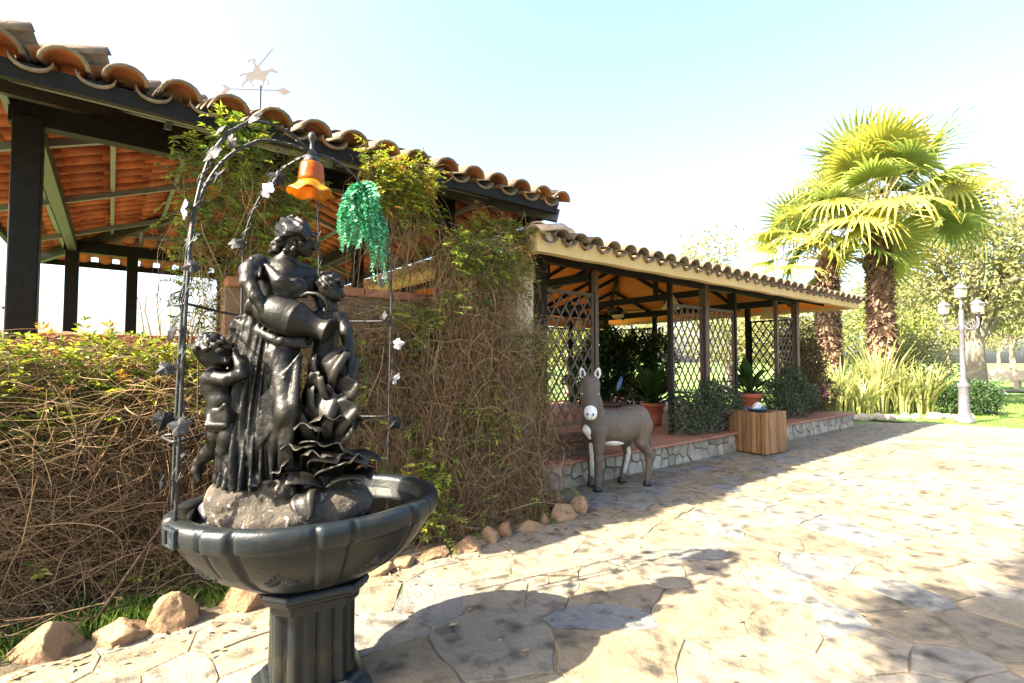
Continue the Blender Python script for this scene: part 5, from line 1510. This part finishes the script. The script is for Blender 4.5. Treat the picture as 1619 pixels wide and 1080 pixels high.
# pedestal: octagonal capital, fluted shaft, flared foot
def ngon_stack(prof, n, rot=0, name='capital', chamf=.38):
    vs = []; pts = []
    c = chamf
    for (x, y) in ((1,-1+c),(1,1-c),(1-c,1),(-1+c,1),(-1,1-c),(-1,-1+c),(-1+c,-1),(1-c,-1)): pts.append((x,y))
    for r0, z in prof: vs += [(x*r0, y*r0, z) for x, y in pts]
    m_ = len(prof); fs = [(i*8+k, i*8+(k+1)%8, (i+1)*8+(k+1)%8, (i+1)*8+k) for i in range(m_-1) for k in range(8)]
    fs += [tuple(range(7,-1,-1)), tuple((m_-1)*8+k for k in range(8))]
    return bevel(MB().add(vs, fs).build(name, M['basin'], fountain), .004, 2)
ngon_stack([(.178,.392),(.182,.405),(.186,.43),(.200,.438),(.206,.452),(.216,.460),(.222,.478),(.214,.492),(.17,.50)], 8, name='capital')
ngon_stack([(.235,.0),(.235,.02),(.225,.032),(.212,.045),(.20,.055),(.19,.07),(.18,.075)], 8, name='foot')
# fluted shaft: rounded ribs round an octagon
nf = 16; pts = []
for k in range(nf*8):
    th = 2*math.pi*k/(nf*8); c, s_ = math.cos(th), math.sin(th)
    oct_ = .176/max(abs(c), abs(s_), (abs(c)+abs(s_))/1.55)
    rib = .020*abs(math.sin(nf*th/2))**.6
    pts.append((c*(oct_-.020+rib), s_*(oct_-.020+rib)))
vs = []; zz = (.07,.10,.25,.37,.395); 
for i, z in enumerate(zz):
    k_ = (1.0,.985,.97,.975,.99)[i]; vs += [(x*k_, y*k_, z) for x, y in pts]
m_ = len(pts); fs = [(i*m_+k, i*m_+(k+1)%m_, (i+1)*m_+(k+1)%m_, (i+1)*m_+k) for i in range(len(zz)-1) for k in range(m_)]
MB().add(vs, fs, True).build('shaft', M['basin'], fountain)
# dark pump stone in the basin
o = put('pump_rock', boulder_mesh('pump_rock', .075, .09, .085, 91, .3), None, M['dark'], tuple(RGT*(-1.29)+FWD*2.24+Vector((0,0,.79))))
tag(o, 'black wet rock in the basin behind the trellis foot', 'rock')

# ================================================================ wrought-iron arch over the basin
tre = empty('arched_trellis', (fo_loc.x, fo_loc.y, .83), 0, 'wrought-iron domed trellis with metal ivy leaves rising from the basin rim', 'trellis')
TO = Vector(tre.location)
def W(l, d, z): return RGT*l+FWD*d+Vector((0,0,z))-TO
def spline(pts, n=10):
    pts = [Vector(p) for p in pts]; P = [pts[0]*2-pts[1]]+pts+[pts[-1]*2-pts[-2]]; out = []
    for i in range(1, len(P)-2):
        for k in range(n):
            t = k/n; a, b, c, d = P[i-1], P[i], P[i+1], P[i+2]
            out.append(.5*((2*b)+(c-a)*t+(2*a-5*b+4*c-d)*t*t+(3*b-a-3*c+d)*t**3))
    out.append(pts[-1]); return out
HUB = (-.965, 2.40, 2.455)
legs = {
 'L1': [(-1.30,1.98,.83),(-1.295,1.985,1.25),(-1.29,2.0,1.75),(-1.285,2.03,2.08),(-1.24,2.08,2.34),(-1.15,2.18,2.50),(-1.05,2.30,2.52),HUB],
 'L2': [(-1.405,2.12,.84),(-1.40,2.12,1.25),(-1.385,2.13,1.80),(-1.36,2.15,2.10),(-1.28,2.20,2.33),(-1.16,2.28,2.46),(-1.05,2.35,2.475),HUB],
 'M':  [(-1.34,2.50,.84),(-1.34,2.50,1.40),(-1.34,2.50,1.90),(-1.32,2.49,2.10),(-1.23,2.47,2.29),(-1.11,2.44,2.40),HUB],
 'C':  [(-1.085,2.83,.84),(-1.085,2.83,1.5),(-1.083,2.82,2.0),(-1.07,2.76,2.28),(-1.02,2.58,2.42),HUB],
 'R':  [(-.70,2.88,.84),(-.695,2.88,1.40),(-.69,2.87,1.95),(-.71,2.80,2.20),(-.80,2.62,2.39),(-.88,2.48,2.45),HUB]}
LG = {}
for kx, p in legs.items():
    sp_ = spline([W(*q) for q in p], 8); LG[kx] = sp_
    MB().tube(sp_, .0072 if kx in 'L1L2' else .0055, 8).build('upright_rod', M['iron'], tre)
    # a wire tendril winding up the rod
    m_ = len(sp_); tw = []
    for i in range(m_*3-2):
        f = i/3; j = min(m_-2, int(f)); q = sp_[j].lerp(sp_[j+1], f-j); a = f*1.5
        tw.append(q+Vector((math.cos(a)*.013, math.sin(a)*.013, 0)))
    MB().tube(tw, .0024, 4, cap=False).build('tendril', M['iron'], tre)
def at_z(kx, z):
    P = LG[kx]; z -= TO.z
    for i in range(len(P)-1):
        if P[i].z <= z <= P[i+1].z: return P[i].lerp(P[i+1], (z-P[i].z)/(P[i+1].z-P[i].z+1e-9))
    return P[-1]
for z in (1.14, 1.68):
    l2 = at_z('L2', z); l1 = at_z('L1', z)
    hook = [l1, l1.lerp(l2,.4)-RGT*.045, l2-RGT*.05+Vector((0,0,.05)), l2+Vector((0,0,.075))] if z > 1.5 else [l1, l1-RGT*.03, l2-RGT*.05, l2+Vector((0,0,.01))]
    MB().tube(spline(hook, 6), .006, 7).build('ring_rod', M['iron'], tre)
    back = [l1, at_z('M', z)-FWD*.0, at_z('C', z)+FWD*.02, at_z('R', z)]
    MB().tube(spline(back, 8), .0058, 7).build('ring_rod', M['iron'], tre)
hub = W(*HUB)
MB().lathe([(.010,-.02),(.022,-.012),(.020,.010),(.010,.02),(.008,.05),(.014,.062),(.020,.078),(.014,.094),(.003,.104)], 14, Matrix.Translation(hub)).build('finial', M['iron'], tre)
# metal ivy leaves: five-pointed, slightly dished
def ivy_mesh(s=1.0):
    out = [(0,-.016),(.018,-.036),(.040,-.032),(.046,-.008),(.062,.012),(.056,.036),(.030,.042),(.022,.066),(0,.086),(-.022,.066),(-.030,.042),(-.056,.036),(-.062,.012),(-.046,-.008),(-.040,-.032),(-.018,-.036)]
    vs = [(0,.012,.012*s)]; 
    for x, y in out: vs.append((x*s, y*s, -.10*(x*x+y*y)**.5*s+(.006*s if abs(x) < .002 else 0)))
    n = len(out); vs2 = [(x,y,z-.003) for x,y,z in vs]; fs = [(0,1+i,1+(i+1)%n) for i in range(n)]
    f2 = [(n+1, n+2+(i+1)%n, n+2+i) for i in range(n)]; rim = [(1+(i+1)%n, 1+i, n+2+i, n+2+(i+1)%n) for i in range(n)]
    me = bpy.data.meshes.new('metal_leaf'); me.from_pydata(vs+vs2, [], fs+f2+rim); me.update(); me.materials.append(M['ironleaf']); return me
ivy = ivy_mesh(.62)
ivy_lit = ivy.copy(); ivy_lit.materials.clear(); ivy_lit.materials.append(M['litleaf'])
bright = {('L1',2.06),('M',2.28),('R',1.555),('R',1.345),('C',2.10)}  # leaves that get the painted-in sunlight
r_ = random.Random(31)
spots = [('L1',2.06),('L1',2.30),('L1',1.55),('L1',1.42),('L1',1.22),('L1',.98),('L1',1.80),('L2',1.50),('L2',1.20),('L2',1.05),('L2',1.95),('L2',2.27),('L2',2.42),('L2',1.72),('M',2.04),('M',2.28),('M',1.62),('M',1.25),('M',2.36),
         ('C',2.10),('C',1.95),('R',1.72),('R',1.555),('R',1.345),('R',1.10),('R',2.20),('R',1.90),('L1',2.44),('L1',2.50)]
for i, (kx, z) in enumerate(spots):
    p = at_z(kx, z); a = r_.uniform(-1.1,1.1)+(math.pi if r_.random() < .5 else 0)
    off = RGT*math.cos(a)*.045+FWD*(-.03)+Vector((0,0,r_.uniform(-.02,.03)))
    q = p+off
    o = put('metal_leaf', ivy_lit if (kx, z) in bright else ivy, tre, None, q)
    nrm = (-FWD*r_.uniform(.5,1)+RGT*r_.uniform(-.9,.4)+Vector((0,0,r_.uniform(-.1,.8)))).normalized()
    o.rotation_euler = nrm.to_track_quat('Z','Y').to_euler(); o.rotation_euler.rotate_axis('Z', r_.uniform(0,6.28))
    s_ = r_.uniform(.8,1.2); o.scale = (s_,s_,s_)
    MB().tube([p, p.lerp(q,.5)+Vector((0,0,.012)), q], .0022, 4, cap=False).build('leaf_stalk', M['iron'], tre)

# ---- amber glass lamp hanging from the hub
lamp = empty('pendant_lamp', tuple(hub+TO), 0, 'amber glass bell lamp with yellow ruffled rim hanging from the trellis top', 'lamp')
MB().lathe([(.008,.0),(.030,-.022),(.040,-.040),(.040,-.052),(.034,-.056)], 20).build('lamp_holder', M['iron'], lamp)
n = 48
def bell(prof, ruff, name, m):
    vs = []
    for i, (r0, z, f) in enumerate(prof):
        for k in range(n):
            a = 2*math.pi*k/n; w_ = 1+ruff*f*math.cos(6*a)
            vs.append((r0*w_*math.cos(a), r0*w_*math.sin(a), z+ruff*f*.13*math.sin(6*a+.6)))
    m_ = len(prof); fs = [(i*n+k, i*n+(k+1)%n, (i+1)*n+(k+1)%n, (i+1)*n+k) for i in range(m_-1) for k in range(n)]
    o = MB().add(vs, fs, True).build(name, m, lamp); sd_ = o.modifiers.new('solid','SOLIDIFY'); sd_.thickness = .003; return o
bell([(.036,-.050,0),(.046,-.054,0),(.051,-.068,0),(.054,-.095,0),(.057,-.125,0),(.060,-.148,.1)], .06, 'glass_bell', M['amber'])
bell([(.060,-.147,.1),(.066,-.162,.4),(.077,-.177,.7),(.092,-.190,1.0),(.102,-.200,1.3)], .06, 'glass_skirt', M['yellowglass'])

# ---- artificial fern hanging on the right rod
fp = at_z('R', 2.36)+TO-RGT*.03
fern = empty('hanging_fern', tuple(fp), 0, 'bright green artificial fern hanging from the right side of the trellis', 'hanging plant')
fern.scale = (1.25,1.25,1.15)
r = np.random.default_rng(77); N = 46
R3 = np.array(RGT); Wk = np.empty((N,15,3))
for q in range(N):
    off = r.uniform(-.075,.085); L = r.uniform(.10,.30)*(1.0 if q > 7 else 0)+(0 if q > 7 else r.uniform(.34,.47))
    if q <= 7: off = r.uniform(.06,.125)
    dep = r.normal()*.03; bow = r.uniform(.0,.06); ph = r.uniform(0,6)
    for s_ in range(15):
        t = s_/14
        Wk[q,s_] = R3*(off*min(1,t*2.4)**.8+.018*math.sin(ph+t*4)*t)+np.array(FWD)*(dep*min(1,t*2)+.012*math.sin(ph+t*5))+np.array([0,0,bow*math.sin(min(1,t*2.5)*math.pi)-L*t])
V, F = stems(Wk, np.full((N,15),.0014)); put('stems', np_mesh('stems', V, F, True, r.random(len(F))), fern, M['plastic'], kind='stuff')
LP=[];LD=[];LN=[];LS=[]
fa = r.uniform(0, 2*np.pi, N); S0 = np.stack([np.cos(fa), np.sin(fa), np.zeros(N)], 1); fs_ = r.uniform(.7, 1.25, N)
for k in range(1, 15):
    T = Wk[:,k]-Wk[:,k-1]; T /= np.linalg.norm(T,axis=1,keepdims=True)+1e-9
    for f in (.0, .5):
        for sg in (1, -1):                            # leaflets in two ranks along each frond
            LP.append(Wk[:,k-1]+(Wk[:,k]-Wk[:,k-1])*f); LD.append(S0*sg+T*.45+r.normal(size=(N,3))*.22); LN.append(np.cross(S0, T)+r.normal(size=(N,3))*.35)
            LS.append(.034*fs_*(1-.55*(k/14)**2)*r.uniform(.75,1.15,N))
LP,LD,LN,LS = map(np.concatenate,(LP,LD,LN,LS)); V,F = leaves(LP,LD,LN,LS,.6); t = np.clip(r.normal(.5,.28,len(LP)),0,1)
put('leaflets', np_mesh('leaflets', V, F, False, np.concatenate([t,t])), fern, M['plastic'], kind='stuff')
# ================================================================ donkey statue
dk = empty('donkey_statue', (4.65,3.92,0), math.radians(166), 'grey-brown painted donkey statue with white muzzle turned to the viewer before the terrace', 'donkey')
C = Clay((-.55,-.30,-.01), (.72,.52,1.46), .0075)
C.ell((.16,0,.715), (.27,.165,.195), .05); C.ell((-.16,0,.715), (.30,.185,.205), .06); C.ell((-.30,0,.775), (.17,.165,.165), .05); C.ell((.30,0,.74), (.14,.145,.20), .05)
C.ell((-.05,0,.63), (.26,.16,.15), .05)
# neck and head, turned to its left
C.chain([(.30,.01,.80), (.36,.06,.98), (.41,.10,1.16)], [.135,.110,.092], .04)
C.chain([(.405,.09,1.19), (.46,.18,1.05), (.515,.265,.915)], [.112,.100,.072], .03)
C.ell((.42,.105,1.20), (.102,.102,.095), .03)
C.cap((.515,.265,.915), (.525,.285,.885), .058, .054, .02)
C.ell((.42,.20,1.10), (.02,.02,.02), .01); 
for s in (-1,1):
    e = Vector((.83,-.56,0))*s*.058                       # sideways of the head
    C.ell((.452+e.x*1.2,.165+e.y*1.2,1.10), (.024,.024,.020), .01)
# legs: hock and knee
def leg(pts, rs): C.chain(pts, rs, .025)
leg([(.29,.095,.66),(.31,.11,.46),(.315,.115,.36),(.32,.118,.12),(.33,.12,.045)], [.088,.056,.047,.036,.040])      # near fore
leg([(.29,-.095,.66),(.27,-.115,.46),(.265,-.118,.36),(.255,-.118,.12),(.26,-.12,.045)], [.088,.056,.047,.036,.040])
leg([(-.33,.095,.70),(-.29,.11,.50),(-.385,.125,.36),(-.375,.128,.13),(-.36,.13,.045)], [.115,.074,.047,.035,.040])   # near hind
leg([(-.30,-.095,.70),(-.22,-.11,.50),(-.27,-.120,.36),(-.20,-.122,.13),(-.18,-.122,.045)], [.115,.074,.047,.035,.040])
C.cap((-.46,0,.80), (-.50,.0,.42), .022, .026, .02)
# nostrils and mouth
for s in (-1,1):
    C.ell((.556+.83*s*.024, .322-.56*s*.024, .905), (.010,.010,.012), .006, cut=True)
C.disp(lambda X,Y,Z: .0016*wob(X,Y,Z,45))
put('body', C.mesh('body'), dk, M['donkey'])
# white muzzle, belly and inner legs as painted shells just proud of the body
K = Clay((.40,.14,.76), (.66,.44,1.02), .0055)
K.ell((.524,.278,.902), (.074,.074,.074), .02); K.ell((.548,.315,.878), (.062,.062,.054), .025); K.ell((.52,.272,.94), (.058,.058,.05), .02)
for s in (-1,1): K.ell((.592+.83*s*.034, .376-.56*s*.034, .898), (.015,.018,.018), .006, cut=True)
K.cap((.555,.41,.852), (.64,.352,.852), .007, .007, .006, cut=True)
mz = put('muzzle', K.mesh('muzzle'), dk, M['white'])
for s in (-1,1): put('nostril', boulder_mesh('nostril', .011,.011,.016, 210+s, 0, 2, 0), mz, M['dark'], (.580+.83*s*.030, .362-.56*s*.030, .893))
K = Clay((-.25,-.2,.42), (.45,.22,.62), .006); K.ell((.02,0,.535), (.19,.115,.065), .03); put('belly_patch', K.mesh('belly_patch'), dk, M['white'])
K = Clay((.2,-.1,.5), (.56,.22,.86), .006); K.chain([(.400,.03,.78),(.408,.04,.68),(.375,.04,.60)], [.030,.052,.030], .03); put('chest_patch', K.mesh('chest_patch'), dk, M['white'])
MB().tube([(.30,-.072,.56),(.272,-.085,.36),(.265,-.092,.12)], [.030,.030,.022], 10).build('leg_patch', M['white'], dk)
MB().tube([(-.215,-.075,.50),(-.258,-.088,.36),(-.192,-.096,.12)], [.034,.030,.022], 10).build('leg_patch', M['white'], dk)
for (x, y) in ((.335,.12),(.265,-.12),(-.355,.13),(-.175,-.122)):
    MB().lathe([(.052,0),(.050,.03),(.042,.062),(.03,.066)], 14, Matrix.Translation((x,y,0))).build('hoof', M['dark'], dk)
for s in (-1,1):
    b0 = Vector((.40,.085,1.26))+Vector((.83,-.56,0))*s*.072; tip = b0+Vector((.83,-.56,0))*s*.028+Vector((-.01,-.01,.125)); d = tip-b0; fr = Vector((.56,.83,0)); sd_ = d.cross(fr).normalized(); vs = []
    for (t, wd) in ((0,.022),(.2,.034),(.5,.038),(.8,.026),(1,.004)):
        c = b0+d*t
        for k in range(10):
            a = 2*math.pi*k/10; q = math.sin(a)
            vs.append(c+sd_*math.cos(a)*wd+fr*(q*wd*.55 if q < 0 else q*wd*-.10))
    ear = MB().add(vs, [(i*10+k, i*10+(k+1)%10, (i+1)*10+(k+1)%10, (i+1)*10+k) for i in range(4) for k in range(10)]+[tuple(range(9,-1,-1)), tuple(40+k for k in range(10))], True).build('ear', M['white'], dk)
    MB().lathe([(.001,-.03),(.013,-.02),(.016,0),(.010,.03),(.001,.05)], 10, Matrix.Translation(b0+d*.42+fr*.004)).build('ear_hollow', M['dark'], ear)
    e = Vector((.452,.165,1.10))+Vector((.83,-.56,0))*s*.088+Vector((.56,.83,0))*.058
    eye = put('eye', boulder_mesh('eye', .022,.022,.010, 200+s, 0.0, 2, 0), dk, M['white'], e)
    put('pupil', boulder_mesh('pupil', .009,.009,.009, 202+s, 0.0, 2, 0), eye, M['dark'], Vector((.56,.83,.0))*.012)

# ================================================================ slatted wooden planter box
pb = empty('wooden_planter', (8.25,4.0,0), math.radians(-4), 'square planter box of upright brown planks standing on the paving', 'planter')
S_, Hh = .62, .66
random.seed(13)
for side in range(4):
    Rz = Matrix.Rotation(side*math.pi/2, 4, 'Z'); n = 8; wd = S_/n
    for k in range(n):
        x = -S_/2+k*wd
        o = MB().box((x+.005,-S_/2-.002,.02+random.uniform(-.004,.004)),(x+wd-.005,-S_/2+.022+random.uniform(-.003,.0),Hh+random.uniform(-.004,.004)), Rz).build('plank', M['wood'], pb); bevel(o, .003)
MB().box((-S_/2+.03,-S_/2+.03,.02),(S_/2-.03,S_/2-.03,Hh-.03)).build('lining', M['dark'], pb)
bg_ = empty('folded_cloth', (8.28,4.02,Hh-.01), .3, 'white folded cloth on a blue tray lying on the wooden planter', 'cloth')
MB().lathe([(.13,0),(.19,.035),(.20,.05),(.185,.05),(.12,.012)], 20, Matrix.Scale(.75,4,(0,1,0))).build('tray', M['blue'], bg_)
put('cloth', boulder_mesh('cloth', .15,.10,.07, 300, .35), bg_, M['white'], (0.02,0,.055))
# blue watering vessel and dark boards beside the lattice
o = put('blue_bag', boulder_mesh('blue_bag', .08,.04,.15, 301, .25), None, M['blue'], (6.75,5.6,PZ+.74)); o.rotation_euler = (0,.6,.3)
tag(o, 'pale blue bag hung among the plants behind the donkey', 'bag')
ch = empty('garden_chair', (6.55,5.7,PZ), .6, 'dark garden chair carrying the blue bag behind the donkey', 'chair')
for x in (-.2,.2):
    for y in (-.2,.2): MB().tube([(x,y,0),(x*.95,y*.95,.44 if y < 0 else .85)], .014, 6).build('leg', M['blacksteel'], ch)
MB().box((-.22,-.22,.43),(.22,.22,.455)).build('seat', M['brownsteel'], ch)
for z in (.58,.68,.78): MB().box((-.19,.175,z),(.19,.195,z+.06)).build('backrest_slat', M['brownsteel'], ch)
for i, (x, z) in enumerate(((4.35,PZ),(4.42,PZ+.082),(4.32,PZ+.164))):
    o = bevel(MB().box((x-.35,4.33+.02*i,z+.001),(x+.42,4.58,z+.08)).build('timber', M['brownsteel']), .006)
    tag(o, ('dark timber at the bottom of the stack on the terrace corner','dark timber in the middle of the stack on the terrace corner','dark timber topmost of the stack on the terrace corner')[i], 'timber', 'stacked timbers')

# ================================================================ street lamp on the lawn edge
lp = empty('street_lamp', (16.0,2.80,0), math.atan2(RGT.y,RGT.x), 'pale cast-iron lamp post with four lanterns at the lawn edge', 'street lamp')
MB().lathe([(.20,-.02),(.20,.06),(.15,.10),(.13,.20),(.115,.24),(.10,.80),(.115,.84),(.125,.88),(.11,.92),(.07,.96),(.062,1.05),(.048,2.2),(.07,2.24),(.055,2.3),(.055,2.62),(.04,2.7)], 20).build('post', M['lampmetal'], lp)
def lantern(p, s=1.0):
    b = MB().lathe([(.07*s,0),(.12*s,.02*s),(.16*s,.26*s),(.15*s,.262*s)], 6, Matrix.Translation(p), smooth=False).build('lantern', M['lanternglass'], lp)
    MB().lathe([(.19*s,.262*s),(.17*s,.29*s),(.06*s,.37*s),(.025*s,.40*s),(.03*s,.43*s),(.0*s+.002,.46*s)], 6, Matrix.Translation(p), smooth=False).build('cap', M['lampmetal'], b)
    MB().lathe([(.02*s,-.08*s),(.05*s,-.03*s),(.085*s,-.005*s),(.06*s,.0)], 8, Matrix.Translation(p)).build('cup', M['lampmetal'], b)
lantern(Vector((0,0,2.98)), .88)
MB().tube([(0,0,2.6),(0,0,2.96)], .03, 8).build('stem', M['lampmetal'], lp)
for k in range(3):
    a = [math.pi, 0.0, -math.pi/2][k]; d = Vector((math.cos(a),math.sin(a),0))
    arm = [d*.06+Vector((0,0,2.32)), d*.20+Vector((0,0,2.22)), d*.34+Vector((0,0,2.24)), d*.42+Vector((0,0,2.36)), d*.42+Vector((0,0,2.50))]
    MB().tube(spline(arm,5), .018, 6).build('bracket', M['lampmetal'], lp)
    sc_ = [d*.10+Vector((0,0,2.30+.0)), d*.20+Vector((0,0,2.40)), d*.30+Vector((0,0,2.36)), d*.26+Vector((0,0,2.28)), d*.21+Vector((0,0,2.31))]
    MB().tube(spline(sc_,5), .010, 5).build('scroll', M['lampmetal'], lp)
    lantern(d*.42+Vector((0,0,2.58)), .8)

# ================================================================ garden behind
bn = empty('garden_bench', (38.6,5.3,0), math.radians(-100), 'pale stone bench on the far lawn by the plane tree', 'bench')
MB().box((-1.1,-.25,.42),(1.1,.25,.52)).build('seat', M['bench'], bn)
MB().box((-1.1,.17,.56),(1.1,.27,1.0)).build('backrest', M['bench'], bn)
for x in (-.8,.8): MB().box((x-.1,-.2,0),(x+.1,.22,.42)).build('leg', M['bench'], bn)
sheet('path', [(33,-30),(35.2,-30),(36.5,20),(34.0,20)], .03, M['mortar'])
tree('plane_tree', 'large pale plane tree with thick whitish trunk on the lawn beyond the lamp', (30.3,4.9,0), 8.5, [(0,0,5.6,3.2,3.0,2.0),(1.6,-1.0,7.0,2.6,2.4,1.8),(-1.5,.6,7.6,2.5,2.4,1.8),(-.6,2.2,5.2,2.4,2.2,1.5),(0,1.2,8.8,2.2,2.2,1.4),(.4,-2.4,6.4,2.2,2.1,1.6),(1,-1,3.8,2.4,2.2,1.0)], 19000, .21, 'paleleaf', 31, .44, 'palebark', tone=(.62,.25), fork=.30, limbs=22)
shrub('clipped_hedge', 'dark clipped hedge block behind the street lamp', (18.6,3.2,0), [(0,0,.45),(.5,-.25,.45),(-.4,.25,.45)], [(.5,.45,.5),(.5,.45,.5),(.45,.45,.5)], 5000, .08, 'greenleaf', 32, 'hedge', tone=(.5,.25))
shrub('yellow_shrub', 'rounded sunlit yellow shrub behind the flax clumps', (23.0,6.2,0), [(0,0,1.1),(1.2,-.8,1.2),(-1.0,.8,1.0),(.4,-.2,1.9)], [(1.3,1.2,1.1),(1.2,1.1,1.2),(1.2,1.1,1.0),(1.0,1.0,.8)], 5200, .16, 'paleleaf', 33, tone=(.5,.25))
far = [ # x, y, height, radius, leaf, label
 (50.2,6.1,9,3.6,'treeleaf','broad yellow-green tree behind the stone bench'),
 (56.3,9.0,9,3.6,'paleleaf','pale airy tree behind the plane tree'),
 (66.0,6.4,10,4.0,'treeleaf','tall far tree over the lawn horizon'),
 (43.1,9.2,8,3.2,'paleleaf','pale tree rising between the palms and the lamp'),
 (36.6,9.3,6.5,2.8,'treeleaf','rounded tree directly behind the palm trunks'),
 (38.1,13.2,6.5,3.0,'treeleaf','green tree behind the pavilion end'),
 (27.5,16.5,9.0,2.6,'paleleaf','thin pale tree standing above the pavilion roof'),
 (24.8,11.0,4.4,2.4,'treeleaf','bushy tree seen past the end lattice'),
 (21.0,11.4,4.0,2.2,'paleleaf','pale bushy tree seen through the middle lattice screens'),
 (19.1,15.5,4.4,2.4,'paleleaf','pale bushy tree seen through the rear lattice'),
 (15.6,15.7,3.8,2.2,'treeleaf','low bushy tree seen through the near lattice screen'),
 (64.9,12.4,8,4.0,'treeleaf','distant dark green tree beyond the flax bed'),
 (82.5,11.2,9,5.0,'paleleaf','distant pale tree closing the lawn'),
 (53.4,3.6,9,3.6,'paleleaf','pale tree at the lawn side past the bench'),
]
for i, (x, y, h, rr, mm, lb) in enumerate(far):
    q = np.random.default_rng(400+i)
    cr = [(0,0,h*.62,rr,rr,h*.30)]+[(q.uniform(-.6,.6)*rr, q.uniform(-.6,.6)*rr, h*q.uniform(.42,.82), rr*q.uniform(.5,.75), rr*q.uniform(.5,.75), h*q.uniform(.14,.22)) for _ in range(5)]
    tree('garden_tree', lb, (x,y,0), h, cr, 4200, .24 if h > 5 else .18, mm, 500+i, .20, 'bark', tone=(.55,.25), fork=.34, limbs=12, group='trees round the garden')
# left: seen under the gazebo roof
tree('purple_plum', 'purple-leaved plum tree beyond the gazebo corner post', (-3.2,12.6,0), 5.0, [(0,0,3.2,1.3,1.3,1.3),(.5,-.3,2.4,1.0,1.0,.9),(-.6,.4,4.0,1.1,1.1,.9)], 3800, .11, 'purpleleaf', 41, .10, tone=(.5,.3), fork=.3)
for i, (x, y, lb) in enumerate(((-8,30,'dull olive hedge far behind the gazebo posts'),(-1,32,'brownish hedge far behind the gazebo centre'),(5.5,30,'pale hedge far behind the garden wall'))):
    shrub('far_hedge', lb, (x,y,0), [(-3,0,1.0),(-1.2,.3,1.2),(.6,0,1.05),(2.4,.2,1.2),(3.6,0,.9)], [(1.7,1.0,1.1),(1.6,1.0,1.25),(1.6,1.0,1.1),(1.5,1.0,1.3),(1.3,1.0,1.0)], 3600, .2, 'paleleaf' if i else 'treeleaf', 600+i, 'hedge', 10, tone=(.35,.25))
# leafless saplings behind the gazebo
def sapling(loc, label, seed, h):
    q = random.Random(seed); b = MB(); root = empty('bare_sapling', loc, 0, label, 'tree', 'leafless saplings behind the gazebo')
    for k in range(9):
        a = q.uniform(0,6.28); d = Vector((math.cos(a)*.28, math.sin(a)*.28, 1)); p = [Vector((0,0,0)), d*h*.35, d*h*.7+Vector((q.uniform(-.15,.15),q.uniform(-.15,.15),0)), d*h*q.uniform(.85,1.05)]
        b.tube(p, [.022,.016,.010,.004], 5, cap=False)
        for j in range(4):
            s0 = p[1].lerp(p[3], j/4+.1); b.tube([s0, s0+Vector((q.uniform(-.3,.3),q.uniform(-.3,.3),.35))], [.006,.002], 4, cap=False)
    b.build('branches', M['bark'], root)
sapling((.9,12.2,0), 'leafless many-stemmed sapling behind the rear gazebo post', 3, 3.6)
sapling((2.0,13.0,0), 'leafless sapling behind the vine-hung gazebo side', 4, 3.8)
# tree standing behind the viewpoint: its crown shades the right of the paving
tree('olive_tree', 'olive tree at the edge of the paving behind the viewpoint', (-3.0,-.6,0), 5.6, [(1.4,1.9,4.6,.95,.6,.5),(2.2,1.9,5.0,.8,.5,.45),(2.4,1.2,4.7,.8,.5,.4),(1.0,1.4,4.3,.8,.6,.4),(1.7,2.3,4.4,.6,.4,.3),(2.6,1.6,4.3,.7,.5,.4),(3.0,1.5,4.9,.7,.5,.4),(.2,.6,4.6,.9,.9,.7)], 19000, .085, 'shrubleaf', 71, .14, 'bark', fork=.5, lean=(.5,.4), shell=.2)
